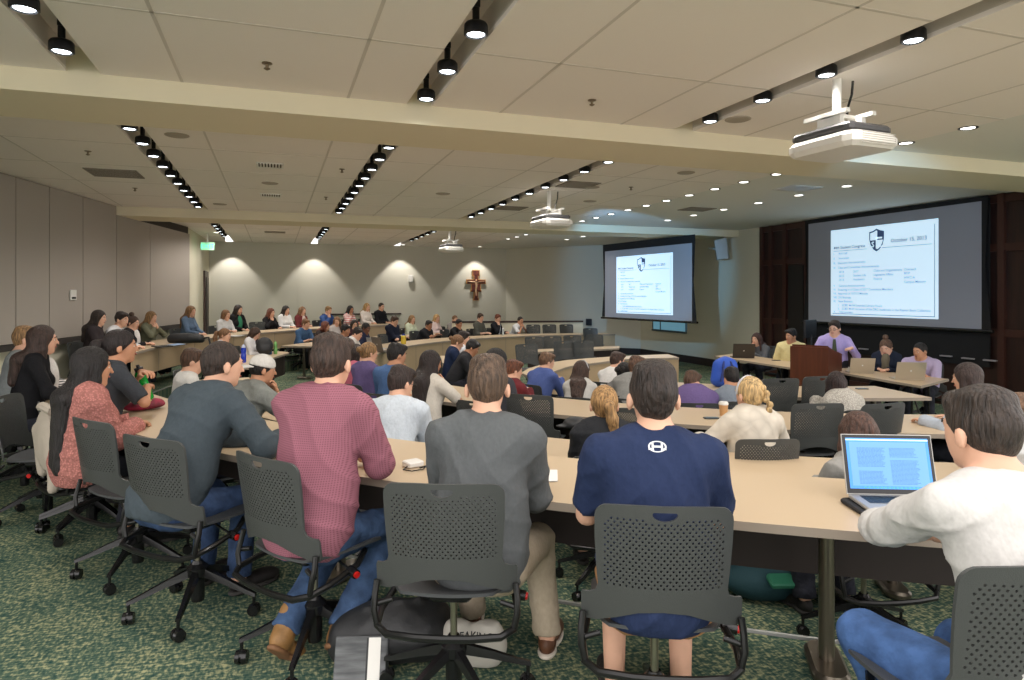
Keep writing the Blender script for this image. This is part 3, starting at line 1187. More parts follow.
def make_chair():
    root = empty('task_chair', (0, 0, 0))
    up = []
    up.append(back_mesh().build('backrest', CH_SHELL, root, True))
    up.append(seat_mb().build('seat', CH_SEAT, root, True))
    mb = MB()
    pts = []
    ctrl = [(-0.17, 0.14, 0.405), (-0.235, 0.04, 0.385), (-0.258, -0.12, 0.360), (-0.250, -0.215, 0.345), (-0.205, -0.262, 0.337), (-0.10, -0.275, 0.333), (0, -0.278, 0.332)]
    pts = ctrl + [(-x, y, z) for x, y, z in reversed(ctrl[:-1])]
    mb.tube(pts, 0.0135, 8)
    for s in (-1, 1):
        mb.tube([(s * 0.250, -0.215, 0.345), (s * 0.262, -0.215, 0.40), (s * 0.262, -0.200, 0.45), (s * 0.256, -0.190, 0.50)], 0.012, 8)
        mb.cyl((s * 0.262, -0.20, 0.415), (s * 0.20, -0.19, 0.430), 0.010)
    up.append(mb.build('frame', CH_TUBE, root, True))
    mb = MB()
    mb.rbox((-0.085, -0.12, 0.385), (0.085, 0.12, 0.435), 0.03)
    up.append(mb.build('tilt_mechanism', CH_BLK, root))
    mb = MB()
    mb.cyl((0.10, 0.02, 0.40), (0.245, 0.0, 0.375), 0.006)
    mb.cyl((0.235, 0.0, 0.378), (0.285, -0.006, 0.372), 0.020)
    k = mb.build('height_lever', CH_BLK, root, True)
    up.append(k)
    mb = MB()
    mb.cyl((0.285, -0.006, 0.372), (0.293, -0.007, 0.371), 0.014)
    mb.build('red_button', CH_RED, k, True)
    mb = MB()
    mb.lathe([(0.014, 0.21), (0.014, 0.40)], n=12)
    mb.build('gas_column', CH_SIL, root, True)
    mb = MB()
    mb.lathe([(0.030, 0.055), (0.033, 0.07), (0.033, 0.17), (0.050, 0.185), (0.052, 0.225), (0.030, 0.245), (0.022, 0.26)], n=14)
    casters = []
    for i in range(5):
        t = 2 * PI * i / 5 + PI / 2
        c, s = math.cos(t), math.sin(t)
        L = []
        for r, z, w_, h_ in ((0.03, 0.205, 0.020, 0.020), (0.15, 0.165, 0.017, 0.015), (0.27, 0.118, 0.013, 0.010), (0.315, 0.104, 0.012, 0.008)):
            L.append([(r * c - s * a, r * s + c * a, z + b) for a, b in ((-w_, -h_), (w_, -h_), (w_ * 0.7, h_), (-w_ * 0.7, h_))])
        mb.loft(L)
        mb.cyl((0.305 * c, 0.305 * s, 0.10), (0.305 * c, 0.305 * s, 0.055), 0.008)
    mb.build('five_star_base', CH_BLK, root)
    for i in range(5):
        t = 2 * PI * i / 5 + PI / 2
        c, s = math.cos(t), math.sin(t)
        a = t + 0.9 + i
        mb = MB()
        dx, dy = math.cos(a), math.sin(a)
        for q in (-1, 1):
            mb.cyl((0.305 * c + q * 0.005 * dx, 0.305 * s + q * 0.005 * dy, 0.031), (0.305 * c + q * 0.024 * dx, 0.305 * s + q * 0.024 * dy, 0.031), 0.030, 0.027, 14)
        mb.cyl((0.305 * c - 0.01 * dx, 0.305 * s - 0.01 * dy, 0.035), (0.305 * c + 0.01 * dx, 0.305 * s + 0.01 * dy, 0.035), 0.024, n=10)
        mb.build('caster', CH_BLK, root, True)
    return root, up


CHAIR, CH_UP = make_chair()
CH_USED = [False]
# the same chair for the far rows: no separate casters or lever
CHAIR_FAR = empty('task_chair', (0, 0, 0))
for _c in list(CHAIR.children):
    if _c.name.split('.')[0] in ('backrest', 'seat', 'frame', 'gas_column', 'five_star_base'):
        _n = _c.copy()
        COL.objects.link(_n)
        _n.parent = CHAIR_FAR


def put_chair(x, y, zf, rz, label, dz=0.0, near=True, group=None):
    src = CHAIR if near else CHAIR_FAR
    c = copy_tree(src)
    c.location = (x, y, zf)
    c.rotation_euler = (0, 0, rz)
    if dz:
        for ch in c.children:
            if ch.name.split('.')[0] in ('backrest', 'seat', 'frame', 'tilt_mechanism', 'height_lever'):
                ch.location.z += dz
            if ch.name.startswith('gas_column'):
                ch.scale.z = 1.0 + dz / 0.40
    tag(c, label, 'chair', group)
    return c


def chair_px(px, d, zf, yaw, label, dz=0.06, near=None, group=None):
    X, Y, _ = atd(px, d)          # (px, d) is where the backrest stands
    X += 0.26 * math.sin(math.radians(yaw))
    Y += 0.26 * math.cos(math.radians(yaw))
    return put_chair(X, Y, zf, -math.radians(yaw), label, dz, d < 7.5 if near is None else near, group)


# ------------------------------------------------------------------ setting
F0, F1, F2 = 0.0, -0.25, -0.28
CX, CY = 8.0, 10.7
ZC = 3.2
WX = 10.8          # front wall
YB = 21.7


def circ(R, a0, a1, n=None):
    n = n or max(3, int(abs(a1 - a0) / 3))
    return [(CX + R * math.cos(math.radians(a0 + (a1 - a0) * i / n)), CY + R * math.sin(math.radians(a0 + (a1 - a0) * i / n))) for i in range(n + 1)]


def carpet():
    m = bpy.data.materials.new('carpet')
    m.use_nodes = True
    nt = m.node_tree
    b = nt.nodes['Principled BSDF']
    b.inputs['Roughness'].default_value = 0.95
    b.inputs['Specular IOR Level'].default_value = 0.1
    tc = nt.nodes.new('ShaderNodeTexCoord')
    out = []
    for sc, st in ((1, (70, 28, 1)), (1, (28, 70, 1))):
        mp = nt.nodes.new('ShaderNodeMapping')
        mp.inputs['Scale'].default_value = st
        mp.inputs['Rotation'].default_value = (0, 0, 0.35)
        n = nt.nodes.new('ShaderNodeTexNoise')
        n.inputs['Scale'].default_value = 1.0
        n.inputs['Detail'].default_value = 3
        nt.links.new(tc.outputs['Object'], mp.inputs[0])
        nt.links.new(mp.outputs[0], n.inputs[0])
        out.append(n)
    big = nt.nodes.new('ShaderNodeTexNoise')
    big.inputs['Scale'].default_value = 3.0
    nt.links.new(tc.outputs['Object'], big.inputs[0])
    r1 = nt.nodes.new('ShaderNodeValToRGB')
    r1.color_ramp.elements[0].position = 0.36
    r1.color_ramp.elements[0].color = srgb(24, 64, 64)
    r1.color_ramp.elements[1].position = 0.62
    r1.color_ramp.elements[1].color = srgb(172, 172, 132)
    e = r1.color_ramp.elements.new(0.5)
    e.color = srgb(82, 102, 86)
    mx = nt.nodes.new('ShaderNodeMix')
    mx.inputs[0].default_value = 0.5
    nt.links.new(out[0].outputs[0], mx.inputs[2])
    nt.links.new(out[1].outputs[0], mx.inputs[3])
    mx2 = nt.nodes.new('ShaderNodeMix')
    mx2.inputs[0].default_value = 0.14
    nt.links.new(mx.outputs[0], mx2.inputs[2])
    nt.links.new(big.outputs[0], mx2.inputs[3])
    nt.links.new(mx2.outputs[0], r1.inputs[0])
    nt.links.new(r1.outputs[0], b.inputs['Base Color'])
    bp = nt.nodes.new('ShaderNodeBump')
    bp.inputs['Strength'].default_value = 0.5
    bp.inputs['Distance'].default_value = 0.006
    nt.links.new(out[0].outputs[0], bp.inputs['Height'])
    nt.links.new(bp.outputs[0], b.inputs['Normal'])
    return m


CARPET = carpet()
TILE = mat('ceiling_tile', srgb(238, 231, 225), 0.95, bump=0.15, bscale=160, spec=0.1)
GRID = mat('ceiling_grid', srgb(206, 198, 190), 0.8)
DRY = mat('drywall', srgb(226, 224, 218), 0.9, spec=0.2)
BEAM = mat('beam_paint', srgb(222, 212, 186), 0.9, spec=0.2)
SLOT = mat('slot_grey', srgb(206, 200, 194), 0.8)
PANEL = mat('partition_fabric', srgb(168, 160, 151), 0.9, bump=0.1, bscale=200, spec=0.15)
WALLG = mat('wall_greige', srgb(205, 202, 188), 0.9, spec=0.2)
WALLF = mat('wall_cream', srgb(212, 206, 184), 0.9, spec=0.2)
WOOD = mat('dark_wood', srgb(52, 28, 22), 0.45, col2=srgb(38, 21, 17), nscale=3, stretch=(6, 6, 0.6))
BLACK = mat('black_fabric', srgb(14, 14, 17), 0.8)
BASEB = mat('baseboard', srgb(38, 26, 24), 0.6)

# floors: the upper ring, the middle ring, the pit
poly = circ(10.0, 96, 300, 60)
mb = MB()
outer = [(CX + 22 * math.cos(math.radians(a)), CY + 22 * math.sin(math.radians(a))) for a in np.linspace(96, 300, 61)]


def ring(mb, a, b, z, z0):
    for i in range(len(a) - 1):
        vs = [(a[i][0], a[i][1], z), (a[i + 1][0], a[i + 1][1], z), (b[i + 1][0], b[i + 1][1], z), (b[i][0], b[i][1], z)]
        mb.add(vs, [(0, 1, 2, 3)])
        mb.add([(a[i][0], a[i][1], z0), (a[i + 1][0], a[i + 1][1], z0), (a[i + 1][0], a[i + 1][1], z), (a[i][0], a[i][1], z)], [(0, 1, 2, 3)])


ring(mb, poly, outer, F0, F2)
p2 = circ(6.55, 96, 300, 60)
ring(mb, p2, circ(10.0, 96, 300, 60), F1, F2)
mb.add([(-8, -8, F2), (24, -8, F2), (24, 26, F2), (-8, 26, F2)], [(0, 1, 2, 3)])
structure('floor', mb, CARPET)
mb = MB()
mb.tube([(x, y, F0 + 0.004) for x, y in poly], 0.012, 6)
structure('trim_1', mb, mat('nosing', srgb(120, 122, 118), 0.4, metal=0.5))

# channels for the track lights (x intervals on the ceiling)
CHN = [(-1.41, -1.19), (1.035, 1.245), (3.62, 3.84)]
BEAMS = [(5.56, 6.42), (13.7, 14.6)]
YS = 1.6
mb = MB()
xs = [-8.0] + [v for c in CHN for v in c] + [6.25]
for i in range(0, len(xs), 2):
    mb.box((xs[i], YS, ZC), (xs[i + 1], YB + 0.2, ZC + 0.03), 0)
mb.box((6.25, YS, ZC), (WX + 0.3, YB + 0.2, ZC + 0.03), 2)
for (a, b) in CHN:
    mb.box((a - 0.02, YS, ZC + 0.03), (a, YB, ZC + 0.20), 1)
    mb.box((b, YS, ZC + 0.03), (b + 0.02, YB, ZC + 0.20), 1)
    mb.box((a - 0.02, YS, ZC + 0.18), (b + 0.02, YB, ZC + 0.20), 1)
gx = [-5.5, -4.3, -2.6 + 0.0, -0.66, 0.555, 1.857, 3.05, 4.45, 5.35]
for x in gx:
    mb.box((x - 0.011, YS, ZC - 0.002), (x + 0.011, YB, ZC + 0.001), 3)
gy = [2.86, 4.24, 6.66, 8.03, 9.39, 10.76, 12.1, 13.45, 15.9, 17.25, 18.6, 19.95, 21.3]
for y in gy:
    for i in range(0, len(xs), 2):
        mb.box((xs[i], y - 0.011, ZC - 0.002), (xs[i + 1], y + 0.011, ZC + 0.001), 3)
structure('ceiling', mb, [TILE, SLOT, DRY, GRID])
for k, (y0, y1) in enumerate(BEAMS):
    mb = MB()
    mb.box((-8, y0, ZC - 0.165), (WX + 0.1, y1, ZC + 0.26))
    structure('trim_%d' % (k + 2), mb, BEAM)

# walls
PL = [(-4.6, 5.0), (-4.15, 7.0), (-3.40, 10.5), (-2.74, 13.66), (-1.96, 17.4), (-1.86, YB)]


def wallseg(mb, p, q, z0, z1, th=0.12, mi=0):
    dx, dy = q[0] - p[0], q[1] - p[1]
    L = math.hypot(dx, dy)
    nx, ny = -dy / L * th, dx / L * th
    mb.add([(p[0], p[1], z0), (q[0], q[1], z0), (q[0] + nx, q[1] + ny, z0), (p[0] + nx, p[1] + ny, z0),
            (p[0], p[1], z1), (q[0], q[1], z1), (q[0] + nx, q[1] + ny, z1), (p[0] + nx, p[1] + ny, z1)],
           [(0, 3, 2, 1), (4, 5, 6, 7), (0, 1, 5, 4), (1, 2, 6, 5), (2, 3, 7, 6), (3, 0, 4, 7)], mi)


def lerp(p, q, t):
    return (p[0] + (q[0] - p[0]) * t, p[1] + (q[1] - p[1]) * t)


def hit(px, p, q):
    """where the vertical plane through p, q is seen at pixel column px"""
    r = ray(px, HZ)
    a, b = q[0] - p[0], q[1] - p[1]
    # p + t(a,b) = s r
    det = a * (-r[1]) - b * (-r[0])
    t = ((-p[0]) * (-r[1]) - (-p[1]) * (-r[0])) / det
    return (p[0] + t * a, p[1] + t * b)


GAPM = mat('panel_gap', srgb(52, 46, 42), 0.8)
mb = MB()
for p, q in zip(PL[:-1], PL[1:]):
    wallseg(mb, p, q, 0, ZC, 0.15, 1 if p[1] > 17 else 0)
structure('wall_left', mb, [WALLF, WALLF])
# folding partition: each leaf stands in front of the left wall
A0, A1 = PL[2], PL[3]
dirx = ((A1[0] - A0[0]), (A1[1] - A0[1]))


def leaf(p, q, zt):
    mb = MB()
    L = math.hypot(q[0] - p[0], q[1] - p[1])
    g = 0.012 / L
    a, b = lerp(p, q, g), lerp(p, q, 1 - g)
    nx, ny = (q[1] - p[1]) / L, -(q[0] - p[0]) / L
    a2, b2 = (a[0] + nx * .06, a[1] + ny * .06), (b[0] + nx * .06, b[1] + ny * .06)
    poly = [a, a2, b2, b]
    mb.prism(poly, 0.95, zt)
    return mb


cols = [-70, -24, 11, 45, 79, 113]
for i in range(len(cols) - 1):
    p, q = hit(cols[i], A0, A1), hit(cols[i + 1], A0, A1)
    r = leaf(p, q, ZC - 0.01)
    o = r.build('trim_%d' % (10 + i), [PANEL])
    o['kind'] = 'structure'
for i, (c0, c1) in enumerate(((113, 147), (147, 187))):
    p, q = hit(c0, PL[3], PL[4]), hit(c1, PL[3], PL[4])
    o = leaf(p, q, ZC - 0.165).build('trim_%d' % (20 + i), [PANEL])
    o['kind'] = 'structure'
# dark gap and dark rail behind and below the leaves
mb = MB()
for p, q in ((PL[0], PL[1]), (PL[1], PL[2]), (PL[2], PL[3]), (PL[3], PL[4])):
    L = math.hypot(q[0] - p[0], q[1] - p[1])
    nx, ny = (q[1] - p[1]) / L, -(q[0] - p[0]) / L
    mb.prism([p, (p[0] + nx * .02, p[1] + ny * .02), (q[0] + nx * .02, q[1] + ny * .02), q], 0.95, ZC)
    mb.prism([p, (p[0] + nx * .11, p[1] + ny * .11), (q[0] + nx * .11, q[1] + ny * .11), q], 0.86, 0.94)
    mb.prism([p, (p[0] + nx * .03, p[1] + ny * .03), (q[0] + nx * .03, q[1] + ny * .03), q], 0.0, 0.12)
structure('trim_30', mb, GAPM)
# back wall, its chair rail, the slanted corner wall and the side screen wall
P506 = (7.47, YB)
PC = (WX, 18.4)
PB = [PL[-1], (2.25, YB), P506]
mb = MB()
wallseg(mb, PL[-1], (0.645, YB), 0, ZC)
wallseg(mb, (0.655, YB), P506, 0, ZC)
wallseg(mb, (0.6, YB + 0.02), (0.7, YB + 0.02), 0, ZC)
structure('wall_back', mb, WALLG)
mb = MB()
wallseg(mb, P506, PC, F2, ZC)
structure('wall_corner', mb, WALLG)
YW = 12.85
mb = MB()
wallseg(mb, PC, (WX, YW), F2, ZC)
structure('wall_right', mb, WALLF)
mb = MB()
wallseg(mb, (WX, YW), (WX, 5.0), F2, ZC)
structure('wall_front', mb, WOOD)
mb = MB()
wallseg(mb, (PC[0] - 0.02, PC[1]), (WX - 0.02, YW), F2, F2 + 0.20, 0.02)
structure('baseboard_right', mb, BASEB)
mb = MB()
wallseg(mb, (P506[0], P506[1] - 0.03), (PC[0] - 0.02, PC[1]), F2, F2 + 0.20, 0.02)
structure('baseboard_corner', mb, BASEB)
mb = MB()
for (c0, c1, z) in ((322, 401, 1.0),):
    p, q = hit(c0, PB[0], P506), hit(c1, PB[0], P506)
    mb.box((p[0], YB - 0.06, z - 0.03), (q[0], YB, z + 0.015))
structure('trim_31', mb, WOOD)
# low wall behind the last row on the right, dark cap
p, q = atd(452, 19.6), atd(583, 20.1)
mb = MB()
wallseg(mb, p, q, F1, 0.80, 0.1, 0)
wallseg(mb, (p[0], p[1] - .02), (q[0], q[1] - .02), 0.78, 0.83, 0.14, 1)
structure('trim_32', mb, [WALLF, WOOD])
# bottom wall under the raised ring on the far left
# front wall panelling: vertical and horizontal stiles, door recess, marker board
mb = MB()
X0 = WX - 0.03
for px in (763, 772, 786, 806, 1003, 1040):
    y = hit(px, (WX, YW), (WX, 0))[1]
    mb.box((X0 - 0.03, y - 0.05, F2), (WX, y + 0.05, ZC))
for z in (3.12, 2.35, 1.0, F2 + 0.12):
    mb.box((X0 - 0.01, 5.0, z - 0.06), (WX, YW, z + 0.06))
structure('trim_33', mb, mat('dark_wood_frame', srgb(62, 33, 25), 0.45))
mb = MB()
ya, yb_ = hit(791, (WX, YW), (WX, 0))[1], hit(806, (WX, YW), (WX, 0))[1]
mb.box((X0 - 0.05, yb_, F2), (X0, ya, 2.25))
structure('door_2', mb, mat('door_dark', srgb(20, 14, 14), 0.5))
mb = MB()
mb.box((X0 - 0.04, hit(992, (WX, YW), (WX, 0))[1], 0.45), (X0, yb_ - 0.1, 3.15))
t = mb.build('projection_wall_panel', BLACK)
t['kind'] = 'structure'
t.name = 'trim_34'

# door in the far left wall
mb = MB()
p, q = hit(203.3, PL[4], PL[5]), hit(208.3, PL[4], PL[5])
x = p[0]
mb.box((x - 0.02, p[1], 0), (x + 0.04, q[1] - 0.05, 2.28))
structure('door_1', mb, mat('door_frame', srgb(64, 38, 32), 0.5))
mb = MB()
mb.box((x + 0.03, p[1] + 0.25, 0), (x + 0.06, q[1] - 0.2, 2.1))
structure('trim_35', mb, mat('door_leaf', srgb(40, 24, 22), 0.5))

# low internal window in the right wall
ya, yb_ = hit(653, PC, (WX, YW))[1], hit(687, PC, (WX, YW))[1]
d0 = 17.5
zt, zb = CAMZ - 25 * 18.5 / FPX, CAMZ - 37 * 18.5 / FPX
mb = MB()
mb.box((WX - 0.05, yb_, zb - 0.05), (WX, ya, zb), 0)
mb.box((WX - 0.03, yb_, zb), (WX, yb_ + 0.04, zt + 0.05), 0)
mb.box((WX - 0.03, ya - 0.04, zb), (WX, ya, zt + 0.05), 0)
mb.box((WX - 0.03, (ya * .75 + yb_ * .25) - 0.02, zb), (WX, (ya * .75 + yb_ * .25) + 0.02, zt + 0.05), 0)
mb.box((WX - 0.015, yb_, zb), (WX - 0.005, ya, zt + 0.05), 1)
structure('window_1', mb, [mat('win_frame', srgb(60, 78, 88), 0.5), mat('win_glass', srgb(110, 165, 190), 0.15, spec=0.8, emit=(0.25, 0.6, 0.8, 1), estr=0.28)])
# ------------------------------------------------------------------ tables
TTOP = mat('laminate', srgb(186, 164, 134), 0.38, col2=srgb(192, 171, 142), nscale=300, spec=0.4)
TEDGE = mat('table_edge', srgb(150, 138, 124), 0.5)
TPAN = mat('modesty_panel', srgb(40, 29, 26), 0.6)
TFAS = mat('fascia_beige', srgb(184, 160, 128), 0.5, col2=srgb(176, 152, 121), nscale=200)
TLEG = mat('table_leg', srgb(120, 112, 100), 0.3, metal=0.85)
TWHITE = mat('laminate_pale', srgb(196, 194, 190), 0.35)


def ribbon(mb, A, B, z0, z1, mi=0, mtop=None, ends=True):
    n = len(A)
    vs = []
    for z in (z0, z1):
        vs += [(p[0], p[1], z) for p in A] + [(p[0], p[1], z) for p in B]
    for i in range(n - 1):
        mb.add([vs[i], vs[i + 1], vs[n + i + 1], vs[n + i]], [(3, 2, 1, 0)], mi)
        mb.add([vs[2 * n + i], vs[2 * n + i + 1], vs[3 * n + i + 1], vs[3 * n + i]], [(0, 1, 2, 3)], mi if mtop is None else mtop)
        mb.add([vs[i], vs[i + 1], vs[2 * n + i + 1], vs[2 * n + i]], [(0, 1, 2, 3)], mi)
        mb.add([vs[n + i], vs[n + i + 1], vs[3 * n + i + 1], vs[3 * n + i]], [(3, 2, 1, 0)], mi)
    for i in (0, n - 1):
        mb.add([vs[i], vs[n + i], vs[3 * n + i], vs[2 * n + i]], [(0, 1, 2, 3)], mi)


def offset_line(L, o):
    out = []
    for i, p in enumerate(L):
        a = L[max(0, i - 1)]
        b = L[min(len(L) - 1, i + 1)]
        dx, dy = b[0] - a[0], b[1] - a[1]
        l = math.hypot(dx, dy)
        out.append((p[0] - dy / l * o, p[1] + dx / l * o))
    return out


def leg_mb(x, y, zf, zt, ang):
    mb = MB()
    mb.cyl((x, y, zf + 0.05), (x, y, zt - 0.03), 0.032, n=12)
    c, s = math.cos(ang), math.sin(ang)
    M = Matrix.Translation((x, y, zf)) @ Matrix.Rotation(ang, 4, 'Z')
    mb.rbox((-0.17, -0.075, 0.0), (0.17, 0.075, 0.05), 0.074, M=M, seg=5)
    mb.rbox((-0.22, -0.03, zt - zf - 0.065), (0.22, 0.03, zt - zf - 0.037), 0.01, M=M)
    return mb


def desk(name, label, A, B, zf, legs=(), fascia=None, ztop=0.74, panel=True, round_end=None, mtop=None, group=None, seams=()):
    """long desk: A is the seat-side edge, B the far edge; both run the same way"""
    zt = zf + ztop
    root = empty(name, (A[0][0], A[0][1], zf))
    tag(root, label, 'table', group)
    root.location = (0, 0, 0)
    mb = MB()
    ribbon(mb, A, B, zt - 0.035, zt, 1, 0)
    mb.build('tabletop', [mtop or TTOP, TEDGE], root)
    off = 0.10 if panel is True else 0.02
    inner = [lerp(b, a, off) for a, b in zip(A, B)]
    inner2 = [lerp(b, a, off + 0.03) for a, b in zip(A, B)]
    if fascia:
        inner = [lerp(b, a, 0.035) for a, b in zip(A, B)]
        inner2 = [lerp(b, a, 0.075) for a, b in zip(A, B)]
        mb = MB()
        ribbon(mb, inner, inner2, zf + fascia, zt - 0.035, 0)
        mb.build('front_panel', TFAS, root)
        mb = MB()
        st = max(4, len(A) // 7)
        for i in range(st, len(A) - 1, st):
            a, b = inner[i], inner2[i]
            dx, dy = a[0] - b[0], a[1] - b[1]
            l = math.hypot(dx, dy)
            c = (a[0] + dx / l * 0.002, a[1] + dy / l * 0.002)
            mb.box((-0.005, -0.002, zf + fascia), (0.005, 0.002, zt - 0.036), M=Matrix.Translation((c[0], c[1], 0)) @ Matrix.Rotation(math.atan2(dy, dx) + PI / 2, 4, 'Z'))
        if mb.v:
            mb.build('panel_joint', TEDGE, root)
    elif panel:
        mb = MB()
        ribbon(mb, inner, inner2, zt - 0.42, zt - 0.035, 0)
        mb.build('modesty_panel', TPAN, root)
    for t in legs:
        i = t * (len(A) - 1)
        k = int(min(len(A) - 2, i))
        a = lerp(A[k], A[k + 1], i - k)
        b = lerp(B[k], B[k + 1], i - k)
        m_ = lerp(a, b, 0.58)
        leg_mb(m_[0], m_[1], zf, zt, math.atan2(b[1] - a[1], b[0] - a[0])).build('leg', TLEG, root, True)
    return root


def arc_desk(label, R0, R1, a0, a1, zf, legs, fascia=None, tailA=(), tailB=(), **k):
    n = int(abs(a1 - a0) / 1.5) + 2
    A = circ(R0, a0, a1, n)
    B = circ(R1, a0, a1, n)
    rnd = k.pop('rnd', 0)
    if rnd:
        # rounded first end
        m_, w_ = (R0 + R1) / 2, (R0 - R1) / 2
        sg = 1 if a1 > a0 else -1
        ea, eb = [], []
        for t in (82, 65, 45, 22):
            an = a0 - sg * math.degrees(w_ * math.sin(math.radians(t)) / m_)
            for L_, R_ in ((ea, m_ + w_ * math.cos(math.radians(t))), (eb, m_ - w_ * math.cos(math.radians(t)))):
                L_.append((CX + R_ * math.cos(math.radians(an)), CY + R_ * math.sin(math.radians(an))))
        A, B = ea + A, eb + B
    A += list(tailA)
    B += list(tailB)
    return desk('curved_desk', label, A, B, zf, legs, fascia, **k)


def legs_at(a0, a1, *angs):
    return [(x - a0) / (a1 - a0) for x in angs]


def px_ang(px, py, z):
    p = at(px, py, z)
    return math.degrees(math.atan2(p[1] - CY, p[0] - CX)) % 360


aleg = math.degrees(math.atan2(atd(822, 2.95)[1] - CY, atd(822, 2.95)[0] - CX)) % 360
arc_desk('long curved beige desk in front of the nearest row of students', 10.68, 9.93, 195, 276, F0,
         legs_at(195, 276, aleg, aleg - 14, aleg - 27, aleg - 40, aleg + 13))
arc_desk('curved desk with beige front running along the partition wall and back wall', 10.75, 10.0, 117, 176.5, F0, (), 0.33,
         )
arc_desk('curved desk of the second row, right behind the nearest desk', 9.15, 8.4, 187, 264, F1, legs_at(187, 264, 195, 210, 225, 240, 255))
arc_desk('short curved desk with rounded end holding a blue bottle', 9.1, 8.25, 160.5, 178, F1, (0.2, 0.9), rnd=1)
arc_desk('curved second-row desk at the back, in front of the denim-shirt man', 9.2, 8.45, 149, 104, F1, (0.03, 0.3, 0.6, 0.95))
arc_desk('curved desk of the third row with coffee cup on it', 7.45, 6.55, 193, 264, F1, legs_at(193, 264, 200, 215, 230, 245, 260))
tA = [(6.9, 17.9), (8.0, 17.75), (9.1, 17.65)]
tB = [(6.9, 17.1), (8.0, 17.0), (9.1, 16.9)]
arc_desk('long curved desk with beige front sweeping across the middle of the far side', 7.35, 6.5, 165, 104, F1, (), 0.10, tA, tB, rnd=1)
arc_desk('fourth-row desk under the white-sweater student', 5.37, 4.42, 222, 258, F2, (0.1, 0.5, 0.9), mtop=TTOP)
arc_desk('small desk end in front of the navy-cardigan woman', 5.35, 4.6, 163, 179, F2, (0.1, 0.9))
# far straight desks of the pit
z2 = F2 + 0.74
A = [at(*p, z2)[:2] for p in ((521.5, 372.8), (528, 368.5), (540, 365), (553, 362), (567, 360), (590, 358), (614, 356.4), (668, 354))]
B = [at(*p, z2)[:2] for p in ((531, 376.8), (543, 374), (555, 371), (565, 367.5), (575, 365), (600, 362.2), (629, 358.8), (679, 357.5))]
desk('curved_desk', 'curved desk with beige front and pale right end near the side screen', A, B, F2, (0.04,), 0.12)
A = [atd(525, 13.9)[:2], atd(620, 15.0)[:2]]
B = [atd(528, 13.3)[:2], atd(619, 14.3)[:2]]
desk('straight_desk', 'narrow straight desk between two rows of empty chairs', A, B, F2, (0.1, 0.9))
arc_desk('desk of the last row in front of empty chairs by the low wall', 9.1, 8.4, 98, 86, F1, (0.1, 0.9))


def folding_table(pts, zf, label):
    zt = zf + 0.74
    root = empty('folding_table', (0, 0, 0))
    tag(root, label, 'table', 'folding tables for the panel')
    P = [at(px, py, zt)[:2] for px, py in pts]
    mb = MB()
    mb.prism(P, zt - 0.03, zt, 1, 0)
    mb.build('tabletop', [TTOP, TEDGE], root)
    for i in (0, 1):
        a, b = lerp(P[0], P[1], 0.12 + 0.76 * i), lerp(P[3], P[2], 0.12 + 0.76 * i)
        mb = MB()
        for t in (0.2, 0.8):
            q = lerp(a, b, t)
            mb.cyl((q[0], q[1], zf), (q[0], q[1], zt - 0.03), 0.014)
        q0, q1 = lerp(a, b, .2), lerp(a, b, .8)
        mb.cyl((q0[0], q0[1], zf + 0.25), (q1[0], q1[1], zf + 0.25), 0.012)
        c = lerp(P[0], P[2], 0.5)
        mb.cyl(((q0[0] + q1[0]) / 2, (q0[1] + q1[1]) / 2, zf + 0.25), ((q0[0] + q1[0]) / 2 * .7 + c[0] * .3, (q0[1] + q1[1]) / 2 * .7 + c[1] * .3, zt - 0.03), 0.010)
        mb.build('leg_frame', CH_BLK, root, True)
    return root


folding_table([(714.5, 356), (790, 367.5), (800, 362.5), (736, 353.5)], F2, 'folding table left of the lectern with an open laptop')
folding_table([(818, 368.5), (921, 386), (949, 379), (842, 366)], F2, 'folding table right of the lectern with two open laptops')

# ------------------------------------------------------------------ lectern
c = atd(816, 10.05)
yw = math.radians(-90 + 22)
root = empty('lectern', (c[0], c[1], F2), math.radians(-66))
root.scale = (0.70, 0.85, 0.95)
tag(root, 'reddish brown wooden lectern with sloping top', 'lectern')
LW = mat('lectern_wood', srgb(96, 52, 34), 0.35, col2=srgb(84, 44, 29), nscale=3, stretch=(5, 5, 0.5))
mb = MB()
mb.box((-0.40, -0.30, 0.0), (0.40, -0.27, 1.17))
mb.build('front_panel', LW, root)
for s in (-1, 1):
    mb = MB()
    x0, x1 = (0.37, 0.40) if s > 0 else (-0.40, -0.37)
    vs = [(x0, -0.27, 0), (x0, 0.30, 0), (x0, 0.30, 1.05), (x0, -0.27, 1.17), (x1, -0.27, 0), (x1, 0.30, 0), (x1, 0.30, 1.05), (x1, -0.27, 1.17)]
    mb.add(vs, [(0, 1, 2, 3), (7, 6, 5, 4), (0, 4, 5, 1), (1, 5, 6, 2), (2, 6, 7, 3), (3, 7, 4, 0)])
    mb.build('side_panel', LW, root)
mb = MB()
mb.add([(-0.37, -0.27, 1.17), (0.37, -0.27, 1.17), (0.37, 0.30, 0.98), (-0.37, 0.30, 0.98), (-0.37, -0.27, 1.20), (0.37, -0.27, 1.20), (0.37, 0.30, 1.01), (-0.37, 0.30, 1.01)],
       [(0, 3, 2, 1), (4, 5, 6, 7), (0, 1, 5, 4), (1, 2, 6, 5), (2, 3, 7, 6), (3, 0, 4, 7)])
mb.build('reading_shelf', LW, root)
lp = atd(809.5, 11.0)


